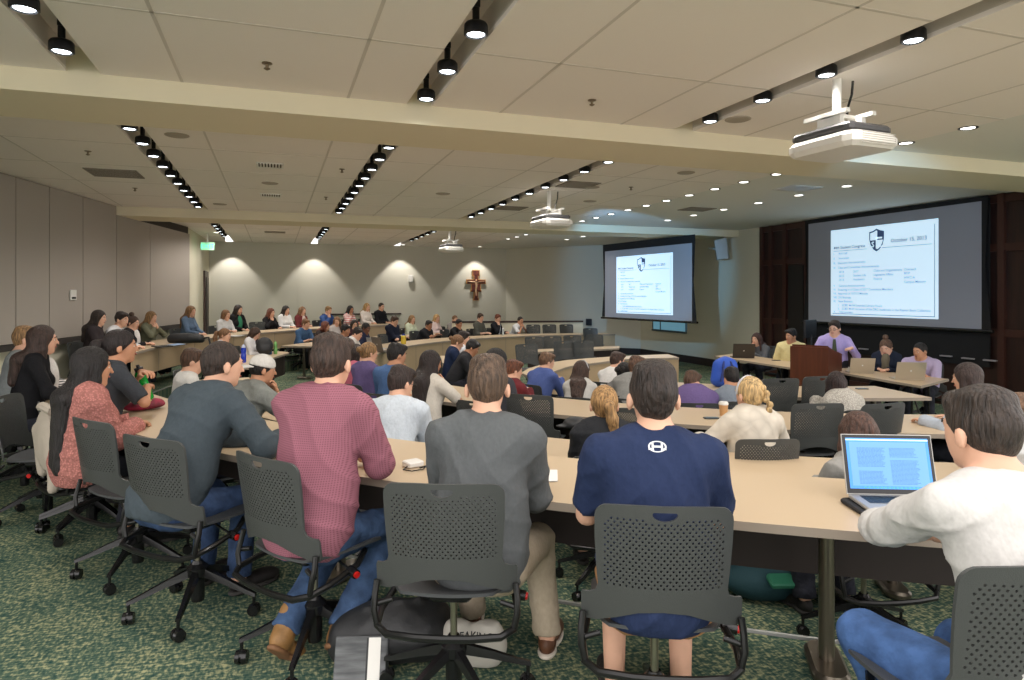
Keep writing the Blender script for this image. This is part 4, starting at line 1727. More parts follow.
# ------------------------------------------------------------------ screens
SCRG = mat('screen_fabric', srgb(150, 152, 160), 0.9)
INK = mat('slide_ink', srgb(90, 120, 160), 0.8, emit=srgb(120, 155, 200), estr=0.5)
INK2 = mat('slide_ink_dark', srgb(50, 70, 105), 0.8, emit=srgb(60, 85, 125), estr=0.35)
SLW = mat('slide_light', srgb(200, 215, 230), 0.9, emit=(0.62, 0.84, 1.0, 1), estr=0.72)
LINES = [(0.03, 0.30, 'I.      Roll Call'), (0.03, 0.355, 'II.     Invocation'), (0.03, 0.41, 'III.   Executive Announcements'), (0.03, 0.465, 'IV.   Class and Committee Announcements'),
         (0.09, 0.515, '2014'), (0.09, 0.56, '2015'), (0.09, 0.605, '2016'), (0.24, 0.515, '2017'), (0.24, 0.56, 'Student Life'), (0.24, 0.605, 'Academics'),
         (0.44, 0.515, 'Clubs and Organizations'), (0.44, 0.56, 'Legislative Affairs'), (0.44, 0.605, 'Finance'), (0.72, 0.515, 'Outreach'), (0.72, 0.555, 'BOP'), (0.72, 0.60, 'HWC-A'),
         (0.72, 0.645, 'Campus Ministry'), (0.03, 0.675, 'V.     General Announcements'), (0.03, 0.72, 'VI.   Swearing in of Class of 2017 Committee Members'), (0.03, 0.765, 'VII.  Approval of 10/7/13 Minutes'),
         (0.03, 0.81, 'VIII. Old Business'), (0.03, 0.855, 'IX.   New Business'), (0.08, 0.90, 'i.    SCBD 44-04 Extended Library Hours'),
         (0.08, 0.94, 'ii.   SCBD 44-05 Inclusion of the DRC textbooks in the Rayven Book Collection'), (0.03, 0.978, 'X.     Adjournment')]


def screen(P, Q, z0, z1, zc, img, label, black_side=0.10):
    """P, Q: lower corners in plan of the grey fabric (left, right as seen); img: slide rectangle as fractions"""
    P, Q = Vector((P[0], P[1], 0)), Vector((Q[0], Q[1], 0))
    W = (Q - P).length
    ux = (Q - P).normalized()
    nz = Vector((0, 0, 1))
    n = ux.cross(nz)            # towards the audience
    M = Matrix(((ux.x, -n.x, 0, P.x), (ux.y, -n.y, 0, P.y), (0, 0, 1, z0), (0, 0, 0, 1)))
    H = z1 - z0
    root = empty('projection_screen', (0, 0, 0))
    root.matrix_world = M
    tag(root, label, 'screen', 'projection screens')
    mb = MB()
    mb.box((0, 0, 0), (W, 0.006, H))
    mb.build('screen_fabric', SCRG, root)
    mb = MB()
    b = black_side
    mb.loft([[(-b * 1.5, 0.001, 0), (0, 0.001, 0), (0, 0.007, 0), (-b * 1.5, 0.007, 0)], [(-b * 0.5, 0.001, H * .5), (0, 0.001, H * .5), (0, 0.007, H * .5), (-b * 0.5, 0.007, H * .5)],
             [(-b, 0.001, H), (0, 0.001, H), (0, 0.007, H), (-b, 0.007, H)]])
    mb.loft([[(W, 0.001, 0), (W + b * 1.5, 0.001, 0), (W + b * 1.5, 0.007, 0), (W, 0.007, 0)], [(W, 0.001, H * .5), (W + b * 0.5, 0.001, H * .5), (W + b * 0.5, 0.007, H * .5), (W, 0.007, H * .5)],
             [(W, 0.001, H), (W + b, 0.001, H), (W + b, 0.007, H), (W, 0.007, H)]])
    mb.box((-b, 0.001, H), (W + b, 0.007, zc - z0))
    mb.build('black_border', BLACK, root)
    mb = MB()
    mb.cyl((-b * 1.8, 0.004, -0.03), (W + b * 1.8, 0.004, -0.03), 0.028)
    mb.build('weight_bar', CH_BLK, root, True)
    x0, x1, y0, y1 = img[0] * W, img[1] * W, img[2] * H, img[3] * H
    mb = MB()
    mb.box((x0, -0.004, y0), (x1, -0.001, y1))
    s = mb.build('projected_slide', SLW, root)
    w_, h_ = x1 - x0, y1 - y0
    mb = MB()
    mb2 = MB()

    def put(txt, fx, fy, size, dst, al='LEFT'):
        v, f = textmesh(txt, size * h_, al)
        dst.add([(x0 + fx * w_ + a, -0.006, y1 - fy * h_ + b_) for a, b_, _ in v], f)
    for fx, fy, t in LINES:
        m1 = MB()
        put(t, fx, fy - 0.01, 0.036, m1)
        m1.build('agenda_line', INK, s)
    mb3 = MB()
    put('44th Student Congress', 0.03, 0.225, 0.048, mb)
    put('October 15, 2013', 0.60, 0.20, 0.058, mb3)
    for m1, nm in ((mb, 'slide_title'), (mb3, 'slide_date')):
        m1.build(nm, INK2, s)
    mb2.box((x0 + 0.03 * w_, -0.006, y1 - 0.25 * h_), (x0 + 0.38 * w_, -0.005, y1 - 0.246 * h_))
    mb2.box((x0 + 0.52 * w_, -0.006, y1 - 0.25 * h_), (x0 + 0.95 * w_, -0.005, y1 - 0.246 * h_))
    mb2.box((x0 + 0.02 * w_, -0.006, y0 + 0.02 * h_), (x1 - 0.03 * w_, -0.005, y0 + 0.026 * h_))
    mb2.box((x1 - 0.03 * w_, -0.006, y0 + 0.02 * h_), (x1 - 0.026 * w_, -0.005, y1 - 0.05 * h_))
    mb2.build('rule_lines', INK2, s)
    # shield: halved field with a cross and two letters
    cx_, cy_ = x0 + 0.47 * w_, y1 - 0.16 * h_
    sw_, sh_ = 0.070 * w_, 0.125 * h_
    out = [(-1, 0.75), (-0.5, 0.82), (0, 1.0), (0.5, 0.82), (1, 0.75), (1, 0.1), (0.8, -0.45), (0.4, -0.82), (0, -1), (-0.4, -0.82), (-0.8, -0.45), (-1, 0.1)]
    mb = MB()
    mb.add([(cx_ + a * sw_, -0.0062, cy_ + b_ * sh_) for a, b_ in out], [tuple(range(12))])
    sd = mb.build('shield_emblem', INK2, s)
    mb = MB()
    mb.add([(cx_ + a * sw_ * .86, -0.0068, cy_ + b_ * sh_ * .86) for a, b_ in [(-1, 0.75), (-0.5, 0.82), (0, 1.0), (0, 0), (-1, 0)]], [(0, 1, 2, 3, 4)])
    mb.add([(cx_ + a * sw_ * .86, -0.0068, cy_ + b_ * sh_ * .86) for a, b_ in [(0.05, -.95), (0.4, -.82), (0.8, -.45), (1, 0.0), (0.05, 0)]], [(0, 1, 2, 3, 4)])
    mb.box((cx_ - sw_ * 0.1, -0.0074, cy_ - sh_ * 0.75), (cx_ + sw_ * 0.1, -0.007, cy_ + sh_ * 0.8))
    mb.box((cx_ - sw_ * 0.75, -0.0074, cy_ + sh_ * 0.1), (cx_ + sw_ * 0.75, -0.007, cy_ + sh_ * 0.25))
    for ch, dx in (('S', -0.5), ('C', 0.5)):
        v, f = textmesh(ch, sh_ * 0.7, 'CENTER')
        mb.add([(cx_ + dx * sw_ + a, -0.0078, cy_ - 0.6 * sh_ + b_) for a, b_, _ in v], f)
    mb.build('shield_markings', SLW, sd)
    return root


XS = WX - 0.16


def on_plane(px, X):
    r = ray(px, HZ)
    return X / r[0]


dl, dr_ = on_plane(808.5, XS), on_plane(981.5, XS)
zb = (CAMZ - 25.7 * dl / FPX + CAMZ - 34.3 * dr_ / FPX) / 2
zt = (CAMZ + 70.5 * dl / FPX + CAMZ + 94.4 * dr_ / FPX) / 2
screen((XS, atd(808.5, dl)[1]), (XS, atd(981.5, dr_)[1]), zb, zt, ZC - 0.02, (0.165, 0.80, 0.065, 0.905), 'large front projection screen above the panel tables')
pl, pr = atd(605, 18.7), atd(692, 15.6)
zb = (CAMZ - 21.8 * 18.7 / FPX + CAMZ - 26 * 15.6 / FPX) / 2
zt = (CAMZ + 43.5 * 18.7 / FPX + CAMZ + 52 * 15.6 / FPX) / 2
screen(pl, pr, zb, zt, ZC - 0.19, (0.155, 0.81, 0.065, 0.90), 'smaller side projection screen hanging in the far right corner')

# ------------------------------------------------------------------ projectors
PWH = mat('projector_white', srgb(222, 220, 214), 0.4)
PGR = mat('projector_grey', srgb(70, 70, 72), 0.4)
LENS = mat('lens_glow', srgb(200, 220, 255), 0.2, emit=(0.8, 0.9, 1, 1), estr=6)


def projector(x, y, label, rz):
    root = empty('ceiling_projector', (x, y, ZC), rz)
    tag(root, label, 'projector', 'ceiling projectors')
    mb = MB()
    mb.rbox((-0.25, -0.31, -0.56), (0.25, 0.31, -0.45), 0.09, seg=2)
    b = mb.build('white_casing', PWH, root)
    mb = MB()
    for i in range(6):
        mb.box((-0.16, -0.312, -0.545 + i * 0.015), (0.17, -0.3105, -0.540 + i * 0.015))
    mb.build('vent_slats', mat('vent_line', srgb(165, 160, 152), 0.5), b)
    mb = MB()
    mb.rbox((-0.22, -0.26, -0.45), (0.22, 0.28, -0.385), 0.05, seg=2)
    mb.build('grey_top_deck', PGR, root)
    mb = MB()
    mb.rbox((-0.13, -0.12, -0.385), (0.13, 0.12, -0.35), 0.02)
    mb.box((-0.16, -0.18, -0.30), (-0.12, 0.20, -0.27))
    mb.box((0.10, -0.18, -0.30), (0.14, 0.20, -0.27))
    mb.box((-0.16, -0.05, -0.30), (0.14, 0.05, -0.275))
    for s in (-1, 1):
        mb.box((s * 0.11 - 0.02, -0.10, -0.36), (s * 0.11 + 0.02, 0.10, -0.28))
    mb.build('mount_bracket', PWH, root)
    mb = MB()
    mb.cyl((-0.02, 0.02, -0.28), (-0.02, 0.02, 0.0), 0.032, n=12)
    mb.build('ceiling_pole', PWH, root, True)
    mb = MB()
    mb.tube([(0.12, 0, 0.0), (0.12, 0.01, -0.10), (0.10, 0.03, -0.2), (0.08, 0.02, -0.29)], 0.010, 6)
    mb.build('power_cable', CH_BLK, root, True)
    mb = MB()
    mb.cyl((0.24, 0.10, -0.50), (0.275, 0.10, -0.50), 0.042, n=14)
    mb.build('projector_lens', LENS, root, True)
    return root


projector(3.95, 3.85, 'white ceiling projector nearest the camera at upper right', 0.06)
projector(4.0, 9.5, 'white ceiling projector in the middle of the room', 0.06)
projector(4.0, 15.7, 'small distant white ceiling projector before the back wall', 0.06)

# ------------------------------------------------------------------ lamps
LBLK = mat('lamp_black', srgb(18, 18, 22), 0.4)
LGLOW = mat('lamp_glow', (1, 1, 1, 1), 0.3, emit=(0.85, 0.93, 1.0, 1), estr=7)
LDG = mat('downlight_glow', (1, 1, 1, 1), 0.3, emit=(1, 0.97, 0.9, 1), estr=6)


def lamp_master(kind):
    root = empty('track_light' if kind == 'track' else 'recessed_downlight', (0, 0, 0))
    mb = MB()
    if kind == 'track':
        mb.lathe([(0.022, 0.17), (0.022, 0.085), (0.062, 0.070), (0.072, 0.055), (0.074, 0.0), (0.062, -0.006), (0.058, 0.012)], n=18)
        h_ = mb.build('lamp_housing', LBLK, root, True)
        mb = MB()
        mb.lathe([(0.054, 0.004), (0.05, 0.0)], n=18)
        mb.build('lamp_lens', LGLOW, root)
        mb = MB()
        mb.box((-0.018, -0.03, 0.16), (0.018, 0.03, 0.20))
        mb.build('track_adapter', LBLK, root)
    else:
        mb = MB()
        mb.lathe([(0.085, 0.0), (0.085, -0.006), (0.070, -0.008), (0.066, -0.002), (0.064, 0.0)], n=18)
        mb.build('trim_ring', LBLK if kind == 'dark' else PWH, root, True)
        mb = MB()
        mb.lathe([(0.062, -0.001), (0.060, -0.004)], n=18)
        mb.build('lamp_lens', LDG, root)
    ld = bpy.data.lights.new('spot', 'SPOT')
    ld.energy = LAMP_W
    ld.color = LAMP_COL
    ld.spot_size = math.radians(150)
    ld.spot_blend = 0.9
    ld.shadow_soft_size = 0.06
    lo = bpy.data.objects.new('lamp_bulb', ld)
    COL.objects.link(lo)
    lo.parent = root
    lo.location = (0, 0, -0.02)
    return root


PROTO = {k: lamp_master(k) for k in ('track', 'dark', 'white')}


def lamp(kind, x, y, z, label, group):
    r = copy_tree(PROTO[kind])
    r.location = (x, y, z)
    tag(r, label, 'ceiling lamp', group)
    return r


SECT = [(-2.5, 5.4, 'near section of the ceiling'), (6.6, 13.6, 'middle section of the ceiling'), (15.0, 21.0, 'far section of the ceiling')]
for li, (x, ys, kind, z) in enumerate([
        (-1.30, (4.35, 5.03), 'track', 3.17), (1.14, (2.5, 3.19, 3.87, 4.58, 5.28), 'track', 3.17), (3.76, (2.4, 3.1, 3.8, 4.47, 5.17), 'track', 3.19),
        (6.25, (2.5, 3.2, 3.9, 4.57, 5.24), 'dark', 3.2)]):
    nm = ('leftmost slot', 'middle slot', 'right slot', 'flush line on the right')[li]
    for y in ys:
        lamp(kind, x, y, z, 'black %s in the %s, near section of the ceiling' % ('spotlight' if kind == 'track' else 'rimmed downlight', nm), 'near %s lamps' % nm)
for li, (x, kind, z) in enumerate([(-1.30, 'track', 3.17), (1.14, 'track', 3.17), (3.76, 'track', 3.19), (6.25, 'dark', 3.2), (7.9, 'white', 3.2)]):
    nm = ('leftmost slot', 'middle slot', 'right slot', 'flush line at the tile edge', 'flush line on the plaster')[li]
    ys1 = [7.16 + 0.66 * i for i in range(10)] if li != 4 else [7.6 + 0.95 * i for i in range(6)]
    for y in ys1:
        lamp(kind, x, y, z, 'small %s in the %s, middle section of the ceiling' % ('black spotlight' if kind == 'track' else 'round downlight', nm), 'middle %s lamps' % nm)
    ys2 = [15.1 + 0.72 * i for i in range(7)] if li != 4 else [15.2, 16.5, 17.6]
    for y in ys2:
        if li > 2 and y > 18.5:
            continue
        lamp(kind, x, y, z, 'tiny %s in the %s, far section of the ceiling' % ('spotlight' if kind == 'track' else 'round downlight', nm), 'far %s lamps' % nm)
# wall washers before the back wall: narrow beams
for px in (232, 314, 400, 475):
    q = hit(px, PB[0], P506)
    r = lamp('white', q[0], YB - 0.55, 3.2, 'small downlight just before the back wall, above the scallop of light', 'wall washing downlights')
    for ch in r.children:
        if ch.type == 'LIGHT':
            ch.data = ch.data.copy()
            ch.data.energy = WASH_W
            ch.data.spot_size = math.radians(78)
            ch.data.spot_blend = 0.35
            ch.rotation_euler = (math.radians(14), 0, 0)
q = hit(196, PL[4], PL[5])
r = lamp('white', q[0] + 0.5, 18.6, 3.2, 'small downlight beside the door wall at far left', 'wall washing downlights')
for ch in r.children:
    if ch.type == 'LIGHT':
        ch.data = ch.data.copy()
        ch.data.energy = WASH_W * 0.8
        ch.data.spot_size = math.radians(85)
        ch.data.spot_blend = 0.4
        ch.rotation_euler = (0, math.radians(-16), 0)
for k, r in PROTO.items():
    for ch in list(r.children):
        bpy.data.objects.remove(ch)
    bpy.data.objects.remove(r)

# ------------------------------------------------------------------ ceiling fittings
SPR = mat('sprinkler_metal', srgb(120, 105, 85), 0.4, metal=0.7)
for px, py, z in ((267, 65, 3.2), (592, 102, 3.2), (88, 153, 3.2), (135, 190, 3.2), (342, 171, 3.2), (631, 189, 3.2), (326, 199, 3.2)):
    p = at(px, py - 2, z)
    mb = MB()
    mb.lathe([(0.035, 0.0), (0.035, -0.006), (0.012, -0.01), (0.010, -0.035), (0.022, -0.037), (0.022, -0.041), (0.006, -0.05)], (p[0], p[1], 3.2), 12)
    o = mb.build('sprinkler_head', SPR, None, True)
    tag(o, 'small brass sprinkler head under the ceiling tiles', 'sprinkler', 'sprinkler heads')
for px, py in ((177, 135), (738, 119), (686, 172.5), (270, 183), (220, 204), (443, 193.5), (590, 201), (592.0, 187)):
    p = at(px, py, 3.2)
    mb = MB()
    mb.lathe([(0.115, 0.001), (0.115, -0.006), (0.10, -0.012), (0.02, -0.014)], (p[0], p[1], 3.2), 20)
    o = mb.build('ceiling_speaker', mat('grille_grey', srgb(165, 155, 142), 0.8), None)
    tag(o, 'flat round grey ceiling speaker', 'speaker', 'round ceiling speakers')
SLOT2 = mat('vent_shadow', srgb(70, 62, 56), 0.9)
VG = mat('vent_grey', srgb(135, 126, 116), 0.7)
for px, py, w_, l_, lab, dark in ((115, 173, 0.6, 0.6, 'plain grey square return grille in the ceiling at left', 0), (270, 165, 0.32, 0.32, 'louvred white air vent, the nearer of two', 1),
                                  (271, 195, 0.32, 0.32, 'louvred white air vent, the farther of two', 1), (578, 184.5, 0.5, 0.5, 'grey ceiling grille right of the middle', 0),
                                  (511, 208, 0.5, 0.5, 'small grey grille above the middle projector', 0), (798, 188, 0.55, 0.45, 'pale framed air grille in the plaster ceiling', 1),
                                  (697, 209, 0.55, 0.45, 'dark air grille near the side screen', 0), (275, 232, 0.5, 0.4, 'faint grille in the far ceiling', 0)):
    p = at(px, py, 3.2)
    root = empty('ceiling_vent', (p[0], p[1], 3.2))
    tag(root, lab, 'vent')
    mb = MB()
    for a, b in (((-w_, -l_), (w_, -l_ + 0.03)), ((-w_, l_ - 0.03), (w_, l_)), ((-w_, -l_), (-w_ + 0.03, l_)), ((w_ - 0.03, -l_), (w_, l_))):
        mb.box((a[0] / 2, a[1] / 2, -0.012), (b[0] / 2, b[1] / 2, 0.0))
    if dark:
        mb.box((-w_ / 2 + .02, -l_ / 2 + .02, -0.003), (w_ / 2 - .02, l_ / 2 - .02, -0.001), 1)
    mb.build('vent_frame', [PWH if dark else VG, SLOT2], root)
    mb = MB()
    n = 9
    for i in range(n):
        if dark:
            x = -w_ / 2 + w_ * (i + 0.5) / n
            mb.box((x - 0.008, -l_ / 2 + .02, -0.02), (x + 0.008, l_ / 2 - .02, -0.004))
        else:
            y = -l_ / 2 + l_ * (i + 0.5) / n
            mb.box((-w_ / 2 + .02, y - 0.018, -0.008), (w_ / 2 - .02, y + 0.018, -0.004))
    mb.build('louvre_slats', PWH if dark else VG, root)

# ------------------------------------------------------------------ things on the walls
# crucifix
q = hit(475.5, PB[0], P506)
s = 0.72
root = empty('painted_crucifix', (q[0], YB - 0.02, 0))
tag(root, 'painted wooden crucifix hanging on the back wall', 'crucifix')
dC = q[1] / ray(475.5, HZ)[1]
zc0 = CAMZ + (HZ - 270) * dC / FPX
zc1 = CAMZ + (HZ - 300.5) * dC / FPX
Hc = zc0 - zc1
GOLD = mat('icon_gold', srgb(190, 140, 80), 0.5)
RED = mat('icon_red', srgb(112, 44, 30), 0.6, col2=srgb(60, 34, 28), nscale=18)
FLSH = mat('icon_flesh', srgb(214, 176, 140), 0.6)
mb = MB()
mb2 = MB()


def cbox(m, x0, x1, f0, f1, y0, y1):
    m.box((x0, y0, zc0 - Hc * f1), (x1, y1, zc0 - Hc * f0))


for (x0, x1, f0, f1) in ((-0.13, 0.13, 0.0, 0.20), (-0.08, 0.08, 0.15, 0.35), (-0.34, 0.34, 0.31, 0.46), (-0.17, 0.17, 0.44, 0.72), (-0.19, 0.19, 0.66, 0.72), (-0.08, 0.08, 0.70, 0.97), (-0.10, 0.10, 0.91, 1.0)):
    cbox(mb, x0, x1, f0, f1, -0.05, 0.0)
    cbox(mb2, x0 + 0.022, x1 - 0.022, f0 + 0.022, f1 - 0.015, -0.056, -0.045)
mb.build('gilded_board', GOLD, root)
mb2.build('painted_field', RED, root)
mb = MB()
mb.tube([(0, -0.06, zc0 - Hc * .40), (0.01, -0.06, zc0 - Hc * .52), (-0.01, -0.06, zc0 - Hc * .62), (0.0, -0.06, zc0 - Hc * .85)], [0.042, 0.034, 0.032, 0.018], 8)
mb.ball((0, -0.065, zc0 - Hc * .345), 0.035)
mb.tube([(-0.29, -0.06, zc0 - Hc * .37), (-0.12, -0.06, zc0 - Hc * .39), (0, -0.06, zc0 - Hc * .405), (0.12, -0.06, zc0 - Hc * .39), (0.29, -0.06, zc0 - Hc * .37)], 0.014, 6)
mb.build('painted_figure', FLSH, root, True)
# loudspeaker box on the right wall
q = atd(722, on_plane(722, WX - 0.28))
zz = CAMZ + 44.5 * on_plane(722, WX) / FPX
root = empty('wall_loudspeaker', (q[0], q[1], zz), math.radians(58))
tag(root, 'grey box loudspeaker fixed high on the wall between the screens', 'loudspeaker')
SPG = mat('speaker_grey', srgb(165, 165, 160), 0.6)
mb = MB()
R = Matrix.Rotation(math.radians(-8), 4, 'X')
mb.loft([[(-0.19, -0.10, -0.26), (0.19, -0.10, -0.26), (0.14, 0.16, -0.24), (-0.14, 0.16, -0.24)], [(-0.19, -0.12, 0.26), (0.19, -0.12, 0.26), (0.14, 0.16, 0.24), (-0.14, 0.16, 0.24)]], M=R)
mb.build('speaker_cabinet', SPG, root)
mb = MB()
mb.box((-0.17, -0.125, -0.24), (0.17, -0.112, 0.24), M=R)
mb.build('speaker_grille', mat('grille2', srgb(150, 150, 146), 0.9, bump=0.3, bscale=200), root)
mb = MB()
mb.cyl((0, 0.14, 0), (0.05, 0.32, 0.05), 0.03)
mb.build('wall_bracket', SPG, root, True)
# small wall speaker / siren at (410, 279)
q = hit(410.5, PB[0], P506)
dz_ = q[1] / ray(410.5, HZ)[1]
mb = MB()
mb.rbox((-0.08, -0.12, -0.11), (0.08, 0.0, 0.11), 0.04)
o = mb.build('wall_speaker', PWH, None, False, (q[0], YB, CAMZ + 16.5 * dz_ / FPX))
tag(o, 'small white wedge speaker on the back wall left of the crucifix', 'speaker')
# wall phone near the corner
q = hit(590, P506, PC)
dz_ = q[0] / ray(590, HZ)[0]
root = empty('wall_telephone', (q[0] - 0.05, q[1] - 0.05, CAMZ - 27 * dz_ / FPX), math.radians(-47))
tag(root, 'dark wall telephone in the far corner', 'telephone')
mb = MB()
mb.rbox((-0.10, -0.08, -0.11), (0.10, 0.0, 0.11), 0.03)
mb.build('phone_body', mat('phone_dark', srgb(28, 36, 46), 0.4), root)
mb = MB()
mb.tube([(-0.05, -0.10, -0.09), (-0.05, -0.12, 0), (-0.05, -0.10, 0.09)], 0.02, 8)
mb.build('handset', mat('phone_dark', srgb(28, 36, 46), 0.4), root, True)
# room control plate on the partition
q = hit(68, A0, A1)
L_ = math.hypot(*dirx)
nx, ny = dirx[1] / L_, -dirx[0] / L_
dz_ = q[0] / ray(68, HZ)[0]
root = empty('wall_plate', (q[0] + nx * 0.065, q[1] + ny * 0.065, CAMZ), math.atan2(dirx[1], dirx[0]) - PI)
tag(root, 'square white wall plate with dark slot on the partition', 'wall plate')
mb = MB()
mb.rbox((-0.09, -0.0, -0.08), (0.09, 0.02, 0.08), 0.008)
mb.build('plate', PWH, root)
mb = MB()
mb.box((-0.06, 0.02, -0.06), (0.06, 0.024, -0.03))
mb.build('display_slot', BLACK, root)
# exit sign
q = hit(201, PL[4], PL[5])
root = empty('exit_sign', (q[0] + 0.25, 18.9, 2.86))
tag(root, 'green lit exit sign hanging above the far left door', 'exit sign')
EXG = mat('exit_green', srgb(60, 200, 120), 0.4, emit=(0.10, 0.9, 0.42, 1), estr=2.2)
mb = MB()
mb.box((-0.16, -0.02, -0.10), (0.16, 0.02, 0.10))
mb.build('sign_panel', mat('exit_body', srgb(190, 225, 200), 0.4, emit=(0.2, 0.8, 0.45, 1), estr=0.35), root)
v, f = textmesh('EXIT', 0.16, 'CENTER')
mb = MB()
mb.add([(a, -0.024, b - 0.055) for a, b, _ in v], f)
mb.build('exit_lettering', EXG, root)
mb = MB()
mb.box((-0.02, -0.01, 0.10), (0.02, 0.01, 0.34))
mb.build('sign_stem', PWH, root)
# chalk-tray items under the main screen
for px, py in ((805, 349), (863.5, 349), (946, 356), (968, 358.5), (990, 360.5)):
    dd = on_plane(px, WX - 0.1)
    q = atd(px, dd)
    mb = MB()
    mb.rbox((-0.03, -0.10, -0.012), (0.03, 0.10, 0.012), 0.01)
    o = mb.build('board_clip', mat('clip_metal', srgb(165, 160, 165), 0.3, metal=0.3), None, False, (q[0], q[1], CAMZ + (HZ - py) * dd / FPX))
    tag(o, 'small pale clip in the row under the front screen', 'clip', 'clips under the front screen')
# ------------------------------------------------------------------ people
def ringd(px, R, far=True):
    r = ray(px, HZ)
    A = r[0] ** 2 + r[1] ** 2
    B = -2 * (CX * r[0] + CY * r[1])
    C_ = CX ** 2 + CY ** 2 - R * R
    D = B * B - 4 * A * C_
    if D < 0:
        return -B / (2 * A)
    return (-B + (math.sqrt(D) if far else -math.sqrt(D))) / (2 * A)


BRN, DBR, BLK_, BLD, RED_, LBR, DBL = (62, 42, 30), (40, 28, 22), (24, 20, 20), (178, 142, 92), (104, 54, 34), (120, 86, 56), (138, 106, 68)
NB = (36, 40, 52)

# ---- nearest row (in front of the camera)
HR_ = np.array(rotz(0).tolist())
person(980, 383, 1.9, 'person in white long-sleeved shirt and blue jeans using a laptop, at the right edge', hc=(52, 42, 36), sleeve=1.85, col=(198, 195, 190), zf=F0,
       yaw=14, hyaw=-8, pitch=6, pose='type', pants=(52, 88, 140), legs=[(-1, (-0.24, 0.42, 0.56), (-0.10, 0.26, 0.09)), (1, (0.10, 0.44, 0.50), (0.12, 0.34, 0.09))],
       hands={-1: (-0.05, 0.64, 0.80, (-0.8, 0.0, -0.4)), 1: (0.14, 0.60, 0.79, (0.7, -0.1, -0.6))}, lean=20, ch=(1046, 1.6, 12), cdz=0.08, hs=1.0, shoes=('shoe', (60, 50, 44), (120, 112, 100)))
NAVY, NSH = person(653, 357.5, 2.42, 'person in navy T-shirt with white emblem between the shoulders, back to the camera', hc=(42, 32, 27), sleeve=0.85, col=(33, 48, 84), zf=F0,
                   yaw=26, hyaw=-4, pitch=2, pose='wide', pants=(176, 122, 62), pcl='bare', skin='fair', lean=9, loose=0.004, big=0.015,
                   hs=1.06, cdz=0.05, ch=(664, 2.13, 25),
                   hands={-1: (-0.14, 0.42, 0.775, (-0.45, -0.1, -1)), 1: (0.14, 0.42, 0.775, (0.45, -0.1, -1))})
person(487.5, 353.5, 2.82, 'person in charcoal grey pullover and khaki trousers, back to the camera', hc=(84, 66, 52), sleeve=2, col=(88, 92, 94), zf=F0,
       yaw=26, hyaw=-6, pitch=14, pose='wide', pants=(172, 156, 130), pcl='plain', lean=17, hs=1.06, cdz=0.05, ch=(443, 2.38, 23), loose=0.008, hands={-1: (-0.10, 0.48, 0.78, (-0.25, -0.1, -1)), 1: (0.12, 0.48, 0.78, (0.25, -0.1, -1))},
       legs=[(-1, (-0.14, 0.44, 0.50), (-0.12, 0.56, 0.09)), (1, (0.20, 0.44, 0.50), (0.24, 0.40, 0.09))], shoes=('shoe', (104, 66, 42), (215, 205, 190)))
person(332, 331.5, 3.1, 'person in pink checked shirt with rolled sleeves and jeans, back to the camera', hc=(62, 46, 38), sleeve=1.25, col=(140, 80, 96), cl='gingham', zf=F0,
       yaw=36, hyaw=-4, pitch=6, pose='rest', pants=(50, 76, 112), lean=14, hs=1.07, cdz=0.05, ch=(263, 2.78, 56), loose=0.012, extra=('collar',), big=0.012,
       hands={-1: (0.02, 0.50, 0.775, (-1, 0, -0.6)), 1: (0.10, 0.44, 0.80, (0.5, -0.1, -1))},
       legs=[(-1, (-0.05, 0.40, 0.50), (-0.10, -0.02, 0.13)), (1, (0.20, 0.42, 0.50), (0.13, 0.06, 0.13))],
       shoes=('boot', (150, 110, 62), (120, 84, 54), rotx(-0.75)))
person(223, 338.5, 3.65, 'person in dark slate quarter-zip top looking right, dark cropped hair', hc=(50, 38, 32), hair='crew', sleeve=2, col=(66, 78, 86), zf=F0,
       yaw=46, hyaw=18, pitch=6, pose='rest', pants=(48, 72, 110), lean=30, hs=1.06, cdz=0.05, ch=(150, 3.15, 46), loose=0.012, extra=('collar',), big=0.01, chy=-0.02,
       hands={-1: (0.0, 0.55, 0.775, (-1, 0, -0.6)), 1: (0.24, 0.55, 0.80, (1.0, -0.1, -0.9))})
person(92, 344.5, 4.1, 'woman with very long straight black hair in a coral knit cardigan', sex='f', hair='vlong', hc=(26, 21, 21), sleeve=2, col=(206, 124, 112), cl='knit', zf=F0, ch=(90, 3.65, 52), cdz=0.04,
       yaw=52, hyaw=14, pitch=4, pose='rest', pants=(30, 32, 40), lean=3, loose=0.018, skin='tan', hs=1.04)
person(121, 327.5, 4.75, 'woman with dark ponytail in charcoal T-shirt drinking from a green bottle', sex='f', hair='pony', hc=(34, 25, 24), sleeve=0.9, col=(58, 62, 68), zf=F0,
       yaw=60, hyaw=18, pitch=0, pose='open', skin='tan', lean=14, hands={-1: (0.0, 0.33, 1.04, (-0.6, 0.2, -1)), 1: (0.07, 0.34, 0.94, (1.0, 0.2, -1))})
person(43, 323.5, 5.5, 'woman with long brown hair in a black cardigan sitting behind a zebra-striped bag', sex='f', hair='long', hc=(56, 40, 34), sleeve=1.55, col=(24, 24, 28), zf=F0,
       yaw=72, hyaw=4, pitch=2, pose='open', lean=8, extra=(('open', (205, 200, 195)),))
person(27, 325, 6.15, 'young man with sandy hair in light grey long-sleeved top at the far left edge', hair='short', hc=(140, 108, 72), sleeve=2, col=(128, 134, 136), zf=F0,
       yaw=80, hyaw=0, pitch=4, pose='rest', lean=8)

# ---- the row along the partition and the back wall
U = dict(zf=F0)


